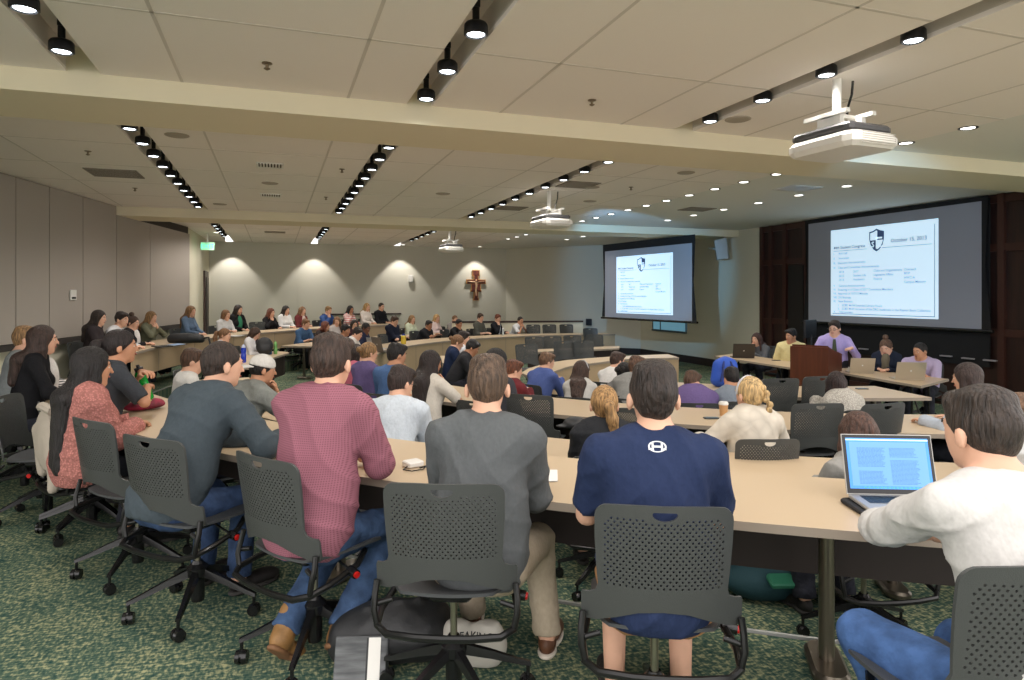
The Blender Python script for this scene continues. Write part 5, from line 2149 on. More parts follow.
def far(px, top, R, label, sex='m', hair='short', hc=BRN, col=(90, 90, 95), sleeve=2.0, pose='rest', zf=F0, farside=True, dd=None, **k):
    d = dd or ringd(px, R, farside)
    if zf == F2 and d < 9:
        k.setdefault('chy', 0.08)
        k.setdefault('cdz', -0.12)
    return person(px, top, d, label, sex=sex, hair=hair, hc=hc, col=col, sleeve=sleeve, pose=pose, zf=zf, **k)


B_ = ' in the back row'
far(99, 309, 10.95, 'woman with brown half-up hair looking right, behind the bottle drinker', 'f', 'long', DBR, (48, 40, 42), dd=10.2)
far(122, 311, 10.95, 'man with dark hair in white shirt leaning on the partition-side desk', 'm', 'short', DBR, (205, 205, 208), hyaw=20, dd=10.6, lean=30)
far(133, 315, 10.95, 'woman with top-knot bun in black over white by the partition', 'f', 'bun', BRN, (36, 34, 38), extra=(('open', (215, 210, 205)),), dd=11.4)
far(151.5, 310.5, 10.95, 'blonde woman in olive shirt with hands raised to her chin', 'f', 'long', DBL, (112, 114, 88), pose='clasp')
far(191, 305, 10.95, 'woman with long dark blonde hair in denim jacket by the door', 'f', 'long', (128, 96, 62), (86, 112, 142))
far(226, 309, 10.95, 'woman with sandy bob in white top turning right, left of the green-top woman', 'f', 'bob', LBR, (196, 196, 194))
far(238.5, 304, 11.1, 'woman with black cardigan over emerald green top', 'f', 'long', DBR, (26, 26, 28), extra=(('open', (30, 132, 92)),), hyaw=-10)
far(271, 307.5, 10.95, 'woman with auburn hair in black sweater, hand on her chin' + B_, 'f', 'long', RED_, (24, 22, 25), pose='chin')
far(286, 305, 10.95, 'woman with dark hair in white blouse' + B_ + ' looking right', 'f', 'long', DBR, (222, 222, 220))
far(302.5, 306, 10.95, 'woman with light brown hair in dark red cardigan' + B_, 'f', 'long', LBR, (112, 40, 42), extra=(('open', (190, 170, 160)),))
far(328.5, 306, 10.95, 'blond man in bright blue shirt with hand at his face' + B_, 'm', 'short', DBL, (44, 78, 138), pose='chin')
far(350.5, 305, 10.95, 'woman with black hair in coral and white striped top' + B_, 'f', 'long', BLK_, (205, 92, 92), cl='stripe', skin='olive', pose='chin')
far(367, 302.5, 10.95, 'woman with straight blonde hair in cream top' + B_, 'f', 'long', BLD, (218, 208, 198))
far(381.5, 302.2, 10.95, 'man in black track jacket at the right end of the back row', 'm', 'crew', DBR, (26, 28, 34))

# ---- second ring on the left and far side
S_ = dict(zf=F1)
far(225, 327.5, 9.4, 'woman with light brown hair low in the second row, left of the white-vest student', 'f', 'pony', LBR, (190, 190, 192), zf=F1, dd=11.6)
far(255, 326.5, 9.5, 'student with dark hair in white shirt and dark vest, head bowed over the desk', 'f', 'bob', BRN, (214, 212, 214), zf=F1, pitch=28, extra=(('open', (60, 50, 52)),), dd=12.6)
far(306, 318.5, 9.6, 'man in denim blue shirt at the desk end in the middle of the left side', 'm', 'short', LBR, (58, 96, 138), sleeve=1.4, zf=F1, pants=(22, 22, 26))
far(325.5, 320.5, 9.5, 'red-haired woman in dark top looking left', 'f', 'long', RED_, (60, 52, 50), zf=F1, hyaw=-40)
far(337, 316, 9.9, 'woman with long light brown hair in profile behind the red-haired one', 'f', 'long', LBR, (180, 172, 168), zf=F1, dd=17.2, hyaw=50)
far(345.5, 324, 9.4, 'dark-haired man in olive top among the left-hand group', 'm', 'short', BLK_, (82, 74, 58), zf=F1, skin='olive', dd=14.0)
far(354.5, 319, 9.9, 'person seen from behind with dark brown hair in the left-hand group', 'f', 'long', DBR, (70, 40, 44), zf=F1, dd=16.2, hyaw=30)
far(357.5, 327, 9.2, 'young man in white shirt looking down in the left-hand group', 'm', 'short', DBR, (212, 208, 202), zf=F1, dd=13.4, pitch=20, hyaw=10)
far(366, 322, 9.4, 'man with dark skin in dark blue shirt looking down', 'm', 'crew', BLK_, (36, 44, 72), zf=F1, skin='dark', dd=14.4, pitch=20, hyaw=10)
far(394.5, 315.6, 9.4, 'man in dark navy sweater leaning on one arm behind a chair back', 'm', 'short', BRN, (28, 34, 54), zf=F1, pitch=16, dd=16.4, pose='folded')
far(412, 314.6, 9.4, 'woman with straight dark blonde hair in pale green blouse', 'f', 'long', DBL, (188, 198, 168), zf=F1)
far(429, 320, 7.9, 'heavy-set man in black T-shirt with folded arms', 'm', 'short', BLK_, (34, 35, 40), sleeve=0.9, zf=F1, skin='olive', pose='folded', big=0.03)
far(436.8, 313.7, 9.4, 'blonde woman in pale pink top behind the man with folded arms', 'f', 'long', BLD, (214, 190, 186), zf=F1)
far(455, 314.8, 9.4, 'person in grey plaid shirt in the row by the crucifix', 'm', 'crew', LBR, (140, 136, 132), cl='gingham', zf=F1)
far(459, 319, 7.9, 'person with black hair in dark jacket, hand over mouth', 'm', 'short', BLK_, (32, 32, 34), zf=F1, skin='olive', pose='chin')
far(480.5, 313, 7.9, 'man in olive shirt sitting upright under the crucifix', 'm', 'short', BRN, (84, 84, 74), zf=F1, sleeve=1.4)
far(498, 314, 7.9, 'man in black suit jacket and light shirt, hand at his mouth', 'm', 'short', RED_, (24, 25, 32), zf=F1, pose='chin', extra=(('open', (200, 200, 205)),))
far(520.5, 316, 7.9, 'man in white polo shirt, rightmost in the far curved row', 'm', 'crew', DBR, (220, 220, 220), sleeve=0.9, zf=F1, pose='clasp', skin='tan')
far(464, 330.5, 5.9, 'young man in white shirt between two rows, behind the navy-cardigan woman', 'm', 'short', DBR, (205, 205, 208), zf=F2, dd=11.2)
far(457.5, 334, 5.9, 'woman with pinned-up brown hair in navy cardigan bending over the desk', 'f', 'lowbun', LBR, (28, 44, 76), zf=F2, dd=10.5, pitch=24, yaw=100, hyaw=0, extra=(('open', (190, 190, 195)),))
far(472.5, 339, 5.9, 'young man with black hair in dark jacket looking down beside the navy-cardigan woman', 'm', 'short', BLK_, (42, 42, 46), zf=F2, dd=10.2, pitch=26, yaw=110, hyaw=0, skin='olive')

# ---- students seen from behind in the rows below
far(193, 347.5, 9.5, 'boy with tousled brown hair and white collar, left of the slate-top man', 'm', 'short', (74, 52, 38), (208, 206, 200), zf=F1, dd=6.5, farside=False, extra=('collar',))
far(263, 353, 9.5, 'person in backwards pale cap and grey T-shirt, fist to his mouth', 'm', 'cap', BLK_, (128, 132, 126), sleeve=1.0, zf=F1, dd=5.5, yaw=62, hyaw=14, pose='clasp', skin='tan', loose=0.012, lean=30)
far(431, 348.6, 7.9, 'woman with long dark plait of hair in cream short-sleeved blouse', 'f', 'long', (36, 26, 24), (204, 196, 182), sleeve=0.9, zf=F1, dd=6.3, farside=False, pose='clasp', skin='tan', yaw=50)
far(401, 364.5, 9.5, 'man in pale blue shirt and glasses leaning forward', 'm', 'short', (48, 36, 32), (188, 198, 208), zf=F1, dd=4.85, yaw=30, hyaw=28, pitch=14, extra=('collar', 'glasses'), lean=30, loose=0.008)
far(397, 342, 7.9, 'man in blue polo shirt with dark hair, two rows down', 'm', 'short', BLK_, (66, 104, 156), sleeve=0.9, zf=F1, dd=6.9, yaw=45, hyaw=25, pose='chin', extra=('collar',), skin='tan')
far(369, 341, 7.9, 'blonde woman in purple sweater with pale hood', 'f', 'lowbun', DBL, (98, 82, 132), zf=F1, dd=7.6, yaw=50, hyaw=20)
far(356.5, 343, 7.9, 'woman with dark hair in pink top left of the purple sweater', 'f', 'bob', DBR, (188, 84, 108), zf=F1, dd=8.4, yaw=60)
far(604, 383, 9.5, 'woman with blonde ponytail in black fleece, back to the camera', 'f', 'pony', (160, 124, 80), (40, 42, 46), zf=F1, dd=4.35, yaw=24, hyaw=-4, pitch=0, loose=0.016, extra=('collar',), hs=1.05)
far(496.5, 348.6, 7.9, 'person with round black hair, mostly hidden behind the grey pullover', 'm', 'afro', BLK_, (60, 60, 66), zf=F1, dd=6.4, farside=False, skin='dark')
far(514, 359, 5.9, 'boy with reddish brown hair in maroon top', 'm', 'short', (104, 62, 42), (112, 32, 40), zf=F2, dd=7.7, farside=False, hyaw=30)
far(547, 351.5, 5.9, 'boy with light brown hair in blue and white shirt', 'm', 'short', (110, 82, 60), (70, 92, 158), zf=F2, dd=8.7, farside=False, hyaw=25, extra=('collar',))
far(582, 359.3, 5.9, 'woman with long brown hair and headband in pale grey top', 'f', 'long', (66, 48, 40), (190, 188, 182), zf=F2, dd=7.7, farside=False, extra=('headband',), yaw=40)
far(617.5, 351, 5.4, 'man with dark hair in white shirt beyond the headband woman', 'm', 'short', (62, 44, 36), (212, 210, 206), zf=F2, dd=8.9, farside=False)
far(637, 355, 5.4, 'person in heather grey hoodie directly beyond the navy T-shirt', 'm', 'short', (98, 72, 56), (140, 140, 136), zf=F2, dd=7.6, farside=False, loose=0.02, extra=('hood',))
far(625, 361, 5.4, 'person with black hair in a bun beside the grey hoodie', 'f', 'lowbun', BLK_, (120, 118, 116), zf=F2, dd=7.8, farside=False)
far(692, 370, 5.4, 'person in purple hoodie hunched over the desk', 'm', 'short', (82, 58, 42), (104, 84, 140), zf=F2, dd=7.3, farside=False, extra=('hood',), loose=0.02, big=0.02, pitch=16, yaw=24, lean=26)
far(731, 366, 5.4, 'man with black hair in blue-grey shirt beside the blue backpack', 'm', 'short', BLK_, (122, 134, 148), zf=F2, dd=7.4, farside=False, extra=('collar',), hyaw=-10, yaw=22, skin='tan')
far(749, 374.5, 7.9, 'woman with thick blonde braid in cream quilted vest', 'f', 'braid', (190, 160, 112), (206, 196, 178), cl='quilt', zf=F1, dd=4.85, yaw=18, hyaw=-22, pitch=4, loose=0.02, extra=('headband', 'collar'), hs=1.08,
    hands={-1: (-0.30, 0.30, 0.76, (-1, 0, -1)), 1: (0.2, 0.42, 0.775, (1, 0, -1))})
far(836.5, 370, 5.4, 'woman with dark brown bob in white knitted sweater', 'f', 'bob', (44, 30, 28), (204, 198, 186), cl='knit', zf=F2, dd=6.9, farside=False, loose=0.03, yaw=8, hs=1.06)
far(857, 408.5, 9.5, 'person with long brown hair in grey top, just behind the open laptop', 'f', 'long', (76, 52, 42), (146, 144, 138), zf=F1, dd=3.62, yaw=12, hyaw=0, pitch=4, loose=0.008, hs=1.0, lean=2)
far(967, 361, 5.9, 'woman with glossy dark brown hair in pale blue shirt near the right edge', 'f', 'bob', (54, 40, 36), (172, 184, 200), zf=F1, dd=5.6, yaw=-8, hyaw=-12, loose=0.014, pose='open', hs=1.05)
far(1018, 390, 5.9, 'person in white T-shirt cut off by the right edge of the frame', 'm', 'crew', (120, 92, 72), (206, 208, 206), sleeve=0.9, zf=F1, dd=4.1, yaw=0, hyaw=-10)

# ---- the panel at the front
CF = dict(zf=F2)
face_cam = lambda px, d: math.degrees(math.atan2(-ray(px, HZ)[0], -ray(px, HZ)[1]))
far(756.5, 332, 0, 'woman with long brown hair at the folding table, chin in hand beside a laptop', 'f', 'long', (66, 42, 36), (92, 94, 98), zf=F2, dd=12.7, yaw=250, hyaw=0, pose='chin')
far(791, 328, 0, 'man in yellow polo shirt sitting left of the lectern', 'm', 'short', BLK_, (216, 200, 130), sleeve=0.9, zf=F2, dd=11.6, yaw=230, hyaw=35, skin='tan', pose='lap', extra=('collar',))
person(834.5, 319.8, 10.5, 'man in lavender dress shirt and dark green tie speaking at the lectern', hair='short', hc=DBR, col=(166, 148, 206), zf=F2 + 0.27, chair=False, yaw=226, hyaw=18,
       pose='podium', extra=('collar', 'tie', 'glasses'), pants=(30, 30, 36), pcl='plain', lean=4,
       legs=[(-1, (-0.12, 0.06, 0.12), (-0.12, -0.02, -0.18)), (1, (0.12, 0.06, 0.12), (0.12, -0.02, -0.18))])
far(886, 338, 0, 'woman with hair in a bun and dark cardigan writing at the right folding table', 'f', 'bun', (92, 66, 48), (30, 38, 56), zf=F2, dd=10.1, yaw=236, hyaw=10, pitch=24, pose='rest', extra=(('open', (110, 100, 78)),))
far(920, 341.5, 0, 'man in lavender polo shirt at the right end of the folding table', 'm', 'crew', BLK_, (176, 160, 200), sleeve=0.9, zf=F2, dd=9.5, yaw=240, hyaw=30, pitch=10, pose='rest', extra=('collar',), skin='tan', big=0.015)

# emblem on the navy T-shirt (follows the cloth)
bm = bmesh.new()
bm.from_mesh(NSH.data)
bvh = BVHTree.FromBMesh(bm)
mb = MB()


def stick(pts2, z0, x0):
    out = []
    for a, b in pts2:
        hitp = bvh.ray_cast(Vector((x0 + a, -1.0, z0 + b)), Vector((0, 1, 0)))
        if hitp[0] is None:
            return None
        out.append((hitp[0].x, hitp[0].y - 0.0025, hitp[0].z))
    return out


zE = 1.085
for (w0, w1, ta, tb, n_) in ((0.031, 0.025, 0, 2 * PI, 28),):
    for i in range(n_):
        t0, t1 = ta + (tb - ta) * i / n_, ta + (tb - ta) * (i + 1) / n_
        q = stick([(w1 * math.cos(t0), w1 * .55 * math.sin(t0)), (w0 * math.cos(t0), w0 * .55 * math.sin(t0)), (w0 * math.cos(t1), w0 * .55 * math.sin(t1)), (w1 * math.cos(t1), w1 * .55 * math.sin(t1))], zE, 0)
        if q:
            mb.add(q, [(0, 1, 2, 3)])
for x0, x1, y0, y1 in ((-0.019, -0.012, -0.013, 0.013), (0.012, 0.019, -0.013, 0.013), (-0.012, 0.012, -0.003, 0.003), (-0.030, -0.019, -0.010, -0.005), (0.019, 0.030, -0.010, -0.005)):
    q = stick([(x0, y0), (x1, y0), (x1, y1), (x0, y1)], zE, 0)
    if q:
        mb.add(q, [(0, 1, 2, 3)])
if mb.v:
    e = mb.build('white_emblem', mat('print_white', srgb(215, 218, 222), 0.8), NSH)
bm.free()

# ------------------------------------------------------------------ empty chairs
for px, d, zf, yaw, lab, dz in (
        (819, 5.3, F1, 14, 'empty tall mesh-back chair beyond the laptop, left of a pair', 0.11), (885, 5.3, F1, 2, 'empty tall mesh-back chair beyond the laptop, right of a pair', 0.11),
        (529, 5.9, F1, 40, 'empty mesh-back chair between the grey pullover and the blonde ponytail', 0.09), (640, 5.6, F1, 30, 'empty chair mostly hidden by the navy T-shirt head', 0.02),
        (781, 7.2, F2, 12, 'empty mesh-back chair below the lectern, left one', 0.10), (821, 7.4, F2, 6, 'empty mesh-back chair partly behind the white sweater', 0.10),
        (6, 4.75, F0, 95, 'empty chair cut off by the left edge with its seat showing', 0.0), (47, 4.35, F0, 60, 'chair with a pale jacket hung over its back', 0.0),
        (590, 18.3, F1, 180, 'single chair with side tables by the far corner', 0.06), (178, 8.6, F1, 100, 'chair under the left curved desk beside the boy', 0.0),
        (383, 15.2, F1, 120, 'chair in front of the navy-sweater man', 0.06), (257, 16.6, F0, 150, 'empty grey chair between two women in the back row', 0.05)):
    chair_px(px, d, zf, yaw, lab, dz)
for grp, lab, zf, L in (('empty chairs of the last row', 'empty dark grey chair in the last row by the low wall', F1, ((533, 19.6), (549, 19.7), (566, 19.8))),
                        ('empty chairs at the far straight desk', 'empty dark grey chair on the far side of the narrow straight desk', F2, ((534, 14.4), (552, 14.6), (572, 14.9), (594, 15.2))),
                        ('empty chairs before the far straight desk', 'empty dark grey chair on the near side of the narrow straight desk', F2, ((563, 13.0), (583, 13.1), (526, 12.2)))):
    for px, d in L:
        chair_px(px, d, zf, 180 if d > 14 else 178, lab, 0.10, False, grp)

# ------------------------------------------------------------------ props
def laptop(x, y, z, rz, label, screen_mat, body=(176, 174, 170), open_deg=105, w_=0.33, dep=0.23, frame=None, text=False, sleeve_=False):
    root = empty('laptop', (x, y, z), rz)
    tag(root, label, 'laptop')
    BM = mat('laptop_%d_%d_%d' % body, srgb(*body), 0.35, metal=0.5)
    FM = mat('laptop_bezel', srgb(20, 20, 22), 0.3)
    mb = MB()
    mb.rbox((-w_ / 2, -dep / 2, 0.0), (w_ / 2, dep / 2, 0.016), 0.015)
    b = mb.build('keyboard_base', BM, root)
    mb = MB()
    for r_ in range(5):
        for c in range(13):
            x0 = -w_ * .40 + c * w_ * .80 / 13
            y0 = dep * 0.38 - (r_ + 1) * 0.020
            mb.box((x0 + 0.001, y0 + 0.002, 0.016), (x0 + w_ * .8 / 13 - 0.002, y0 + 0.018, 0.0175))
    mb.build('keys', FM, b)
    mb = MB()
    mb.box((-0.05, -dep * 0.45, 0.016), (0.05, -dep * 0.12, 0.0165))
    mb.build('trackpad', mat('pad', srgb(150, 148, 145), 0.4), b)
    M = Matrix.Translation((0, dep / 2, 0.014)) @ Matrix.Rotation(math.radians(-(open_deg - 90)), 4, 'X')
    Hs = dep * 0.98
    mb = MB()
    mb.box((-w_ / 2, 0.0, 0.0), (w_ / 2, 0.006, Hs), M=M)
    l = mb.build('lid', BM, root)
    mb = MB()
    mb.box((-w_ / 2 + .003, -0.0015, 0.003), (w_ / 2 - .003, 0.0, Hs - .003), M=M)
    mb.build('bezel', FM, l)
    mb = MB()
    mb.box((-w_ / 2 + .016, -0.0025, 0.022), (w_ / 2 - .016, -0.0018, Hs - .016), M=M)
    s = mb.build('display', screen_mat, l)
    mb = MB()
    mb.lathe([(0.011, 0.0), (0.011, 0.001)], n=12, M=M @ Matrix.Translation((0, 0.0062, Hs * .5)) @ Matrix.Rotation(-PI / 2, 4, 'X'))
    mb.build('lid_mark', mat('lid_mark', srgb(225, 228, 230), 0.3), l)
    if text:
        rnd = random.Random(3)
        pg = MB()
        pg.box((-w_ / 2 + .028, -0.0030, 0.034), (w_ / 2 - .028, -0.0026, Hs - .032), M=M)
        pg.build('page_area', mat('page_blue', srgb(60, 110, 170), 0.4, emit=(0.25, 0.52, 0.9, 1), estr=0.75), s)
        mb = MB()
        for c0, c1, rows in ((-0.125, -0.010, 30), (0.006, 0.122, 30)):
            for r_ in range(rows):
                zz_ = 0.042 + r_ * 0.0050
                if (c0 < 0 and r_ in (11, 12, 13)) or (c0 > 0 and r_ in (20, 21)):
                    continue
                x = c0
                xe = c1 - rnd.random() * 0.02
                while x < xe:
                    wl = 0.004 + rnd.random() * 0.010
                    mb.box((x, -0.0034, zz_), (min(xe, x + wl), -0.0031, zz_ + 0.0019), M=M)
                    x += wl + 0.0022
        mb.build('text_lines', mat('page_ink', srgb(40, 84, 150), 0.5, emit=(0.05, 0.16, 0.42, 1), estr=0.7), s)
        mb = MB()
        for i in range(14):
            mb.box((-0.11 + i * 0.016, -0.0034, 0.0245), (-0.10 + i * 0.016, -0.0031, 0.0315), M=M)
        mb.build('icon_row', mat('icons', srgb(60, 150, 150), 0.5, emit=(0.1, 0.4, 0.5, 1), estr=0.6), s)
        mb = MB()
        mb.box((-w_ / 2 + .016, -0.0030, Hs - .026), (w_ / 2 - .016, -0.0026, Hs - .021), M=M)
        mb.build('menu_bar', mat('menubar', srgb(190, 215, 240), 0.5, emit=(0.5, 0.75, 1, 1), estr=0.8), s)
    return root


SCR_BLUE = mat('laptop_screen_blue', srgb(60, 130, 210), 0.3, emit=(0.05, 0.22, 0.62, 1), estr=0.8)
SCR_DIM = mat('laptop_screen_dim', srgb(90, 110, 130), 0.3, emit=(0.3, 0.4, 0.55, 1), estr=0.5)
p = at(908, 508, 0.757)
laptop(p[0], p[1], 0.758, -math.radians(24), 'silver laptop showing a blue two-column text page on the nearest desk', SCR_BLUE, text=True, w_=0.365, dep=0.25)
mb = MB()
mb.rbox((-0.21, -0.135, 0.0), (0.18, 0.14, 0.016), 0.03)
o = mb.build('laptop_sleeve', mat('sleeve_black', srgb(22, 22, 24), 0.7), None, False, (p[0], p[1], 0.7415), -math.radians(20))
tag(o, 'black padded sleeve under the silver laptop', 'laptop sleeve')
q = at(848, 504, 0.742)
mb = MB()
mb.cyl((0, 0, 0.004), (0.05, 0.012, 0.004), 0.004)
o = mb.build('pen', CH_BLK, None, True, (q[0], q[1], 0.742), 0.1)
tag(o, 'black pen lying left of the laptop sleeve', 'pen')
zt2 = F2 + 0.74
p = at(742, 357.5, zt2)
laptop(p[0], p[1], zt2, math.radians(152), 'dark laptop open on the left folding table', SCR_DIM, (70, 66, 62), 108, 0.38, 0.27)
p = at(859, 372.5, zt2)
laptop(p[0], p[1], zt2, math.radians(150), 'pale gold laptop nearer the lectern on the right folding table', SCR_DIM, (196, 186, 168), 108)
p = at(906, 379, zt2)
laptop(p[0], p[1], zt2, math.radians(150), 'pale gold laptop in front of the lavender polo shirt', SCR_DIM, (190, 180, 162), 108, 0.36, 0.25)
p = at(378, 342, F1 + 0.75)
p = atd(378, 13.8)
laptop(p[0], p[1], F1 + 0.742, math.radians(120), 'silver laptop at the left end of the far curved desk', SCR_DIM, (180, 182, 186), 105)
p = atd(386, 13.0)
laptop(p[0], p[1], F1 + 0.742, math.radians(110), 'dark laptop beside the silver one on the far curved desk', SCR_DIM, (90, 84, 80), 105, 0.38, 0.3)
p = at(147, 346, F0 + 0.745)
laptop(*atd(162, 11.1)[:2], F0 + 0.742, math.radians(-60), 'dark closed laptop lying in front of the olive-shirt woman', SCR_DIM, (48, 50, 52), 176)

# monitor at the lectern
c = atd(810, 11.3)
root = empty('desk_monitor', (c[0], c[1], F2), math.radians(205))
tag(root, 'black desktop monitor standing left of the speaker', 'monitor')
mb = MB()
mb.rbox((-0.24, -0.02, 1.16), (0.24, 0.02, 1.46), 0.01)
mb.build('display_panel', LBLK, root)
mb = MB()
mb.cyl((0, 0.02, 0.74), (0, 0.02, 1.2), 0.02)
mb.rbox((-0.12, -0.08, 0.72), (0.12, 0.10, 0.74), 0.02)
mb.build('monitor_stand', LBLK, root)
mb = MB()
mb.rbox((-0.3, -0.25, 0.0), (0.3, 0.25, 0.72), 0.02)
o = mb.build('equipment_cabinet', WOOD, None, False, (c[0], c[1], F2), math.radians(205))
tag(o, 'dark cabinet under the monitor beside the lectern', 'cabinet')


def bottle(px, py, z, h_, r, rgb, label, cap=(20, 20, 24), tilt=0.0, d=None, loc=None, rot=None):
    p = loc or at(px, py, z)
    root = empty('water_bottle', p)
    if rot:
        root.rotation_euler = rot
    tag(root, label, 'bottle')
    BM = mat('bottle_%d_%d_%d' % rgb, srgb(*rgb), 0.15, spec=0.7, trans=0.25)
    mb = MB()
    mb.lathe([(r * 0.9, 0), (r, 0.01), (r, h_ * 0.40), (r * 0.88, h_ * 0.47), (r * 0.88, h_ * 0.55), (r, h_ * 0.62), (r, h_ * 0.74), (r * 0.7, h_ * 0.82)], n=16)
    mb.build('bottle_body', BM, root, True)
    mb = MB()
    mb.lathe([(r * 0.72, h_ * 0.81), (r * 0.75, h_ * 0.92), (r * 0.3, h_ * 0.93), (r * 0.3, h_)], n=14)
    mb.build('bottle_cap', mat('cap_%d_%d_%d' % cap, srgb(*cap), 0.4), root, True)
    return root


pb = atd(146, 4.95)
bottle(0, 0, 0, 0.27, 0.040, (20, 170, 60), 'bright green water bottle held by the drinking woman', loc=(pb[0] + 0.02, pb[1] - 0.02, 0.83), rot=(0.15, -0.25, 0))
bottle(243.5, 362.5, F1 + 0.74, 0.30, 0.042, (25, 60, 200), 'royal blue water bottle on the rounded desk end', cap=(200, 210, 235))
bottle(270, 354.5, F1 + 0.74, 0.26, 0.035, (60, 90, 130), 'slim grey-blue bottle near the black bag', cap=(30, 30, 40))
bottle(275.5, 354, F1 + 0.74, 0.24, 0.035, (130, 190, 110), 'pale green bottle right of the grey-blue one', cap=(140, 200, 120))
bottle(379, 349, F1 + 0.74, 0.28, 0.04, (40, 54, 66), 'dark tumbler beside the laptops on the far desk')
bottle(403.5, 344, F1 + 0.74, 0.24, 0.06, (226, 200, 70), 'yellow and blue cup on the far curved desk', cap=(40, 60, 140))
bottle(503, 335.5, F1 + 0.74, 0.22, 0.03, (205, 215, 222), 'clear water bottle in front of the suited man', cap=(230, 230, 235))

# coffee cup and phone on the third-row desk
p = at(723.5, 415.5, F1 + 0.74)
root = empty('coffee_cup', p)
tag(root, 'paper coffee cup with white lid on the third-row desk', 'cup')
mb = MB()
mb.lathe([(0.032, 0), (0.041, 0.10)], n=18)
mb.build('paper_cup', mat('kraft', srgb(196, 150, 100), 0.7), root, True)
mb = MB()
mb.lathe([(0.043, 0.10), (0.045, 0.105), (0.043, 0.118), (0.036, 0.128)], n=18)
mb.build('cup_lid', PWH, root, True)


def phone(px, py, z, rz, label, s=1.0):
    p = at(px, py, z)
    root = empty('mobile_phone', p, rz)
    tag(root, label, 'phone')
    mb = MB()
    mb.rbox((-0.035 * s, -0.07 * s, 0), (0.035 * s, 0.07 * s, 0.009), 0.01)
    mb.build('phone_case', LBLK, root)
    mb = MB()
    mb.box((-0.030 * s, -0.058 * s, 0.009), (0.030 * s, 0.058 * s, 0.0095))
    mb.build('phone_screen', mat('phone_glass', srgb(90, 120, 140), 0.1), root)
    return root


phone(711.5, 418.5, F1 + 0.741, 1.2, 'mobile phone lying left of the coffee cup')
phone(862, 389, F2 + 0.741, 1.3, 'black phone on the fourth-row desk')
phone(776, 360.5, F2 + 0.741, 1.3, 'dark phone on the left folding table')

# white power adapter with black lead, papers
p = at(413, 466, 0.742)
root = empty('power_adapter', p, 0.3)
tag(root, 'white square power adapter with black cord on the nearest desk', 'adapter')
mb = MB()
mb.rbox((-0.045, -0.04, 0), (0.045, 0.04, 0.028), 0.014)
mb.build('adapter_block', PWH, root)
mb = MB()
mb.tube([(-0.04, -0.02, 0.01), (-0.08, -0.05, 0.005), (-0.06, -0.10, 0.005), (0.0, -0.10, 0.005), (0.04, -0.08, 0.012), (0.0, -0.07, 0.005), (0.06, -0.05, 0.005), (0.12, -0.06, 0.005)], 0.0035, 6)
mb.build('power_cord', CH_BLK, root, True)
for px, py, z, rz, w_, h_, lab in ((547, 476, 0.7412, -0.4, 0.10, 0.20, 'white paper beside the grey pullover'), (178, 341.5, 0.7412, 0.9, 0.22, 0.30, 'white paper on the desk by the partition'),
                                   (236, 336, 0.7412, 0.6, 0.22, 0.30, 'white sheet before the green-top woman')):
    p = at(px, py, z)
    mb = MB()
    n = 6
    mb.loft([[(-w_ / 2, -h_ / 2 + h_ * i / n, 0.002 * math.sin(i)), (w_ / 2, -h_ / 2 + h_ * i / n, 0.002 * math.sin(i)), (w_ / 2, -h_ / 2 + h_ * i / n, 0.002 * math.sin(i) + .003), (-w_ / 2, -h_ / 2 + h_ * i / n, 0.002 * math.sin(i) + .003)] for i in range(n + 1)])
    o = mb.build('paper_sheet', mat('paper', srgb(225, 224, 220), 0.8), None, False, (p[0], p[1], z + 0.002), rz)
    tag(o, lab, 'paper')


def blob(name, label, cat, prims, loc, rz, m, h_=0.012, noise=0.006, parts=(), nk=22, clips=()):
    V, Q = sdf_mesh(prims, h_, noise=noise, nk=nk, seed=len(label), clips=clips)
    me = mesh_from_arrays(name, V, Q)
    me.materials.append(m)
    o = bpy.data.objects.new(name, me)
    COL.objects.link(o)
    o.location = loc
    o.rotation_euler = (0, 0, rz)
    tag(o, label, cat)
    return o


# black backpack and carrier bag under the second chair
NYB = mat('nylon_black', srgb(34, 35, 37), 0.55, bump=0.3, bscale=18)
p = at(392, 668, 0.0)
bp_ = blob('backpack', 'black backpack with grey striped pocket slumped on the floor at bottom', 'bag',
           [cone((-0.16, 0, 0.10), (0.16, 0.02, 0.11), 0.11, 0.11, 0.05), cone((-0.14, 0.08, 0.10), (0.16, 0.10, 0.13), 0.10, 0.10, 0.05), ell((-0.02, 0.05, 0.16), (0.17, 0.12, 0.08), 0.05),
            cone((-0.1, 0.0, 0.23), (0.12, 0.06, 0.24), 0.018, 0.018, 0.02)], (p[0], p[1] + 0.05, 0.0), -0.3, NYB, noise=0.009, nk=34, clips=[((0, 0, 0.005), (0, 0, -1))])
mb = MB()
M = Matrix.Translation((-0.10, -0.165, 0.01)) @ Matrix.Rotation(-0.35, 4, 'X')
mb.rbox((-0.11, -0.012, 0.0), (0.11, 0.012, 0.17), 0.01, M=M)
pk = mb.build('front_pocket', mat('pocket_grey', srgb(112, 114, 116), 0.7, col2=srgb(70, 72, 74), nscale=5, stretch=(1, 1, 8)), bp_)
mb = MB()
mb.box((0.03, -0.0145, 0.0), (0.08, -0.012, 0.165), M=M)
mb.build('white_band', PWH, pk)
mb = MB()
mb.box((0.022, -0.0145, 0.0), (0.03, -0.0125, 0.165), M=M)
mb.build('dark_stripe', NYB, pk)
p = at(477, 672, 0.0)
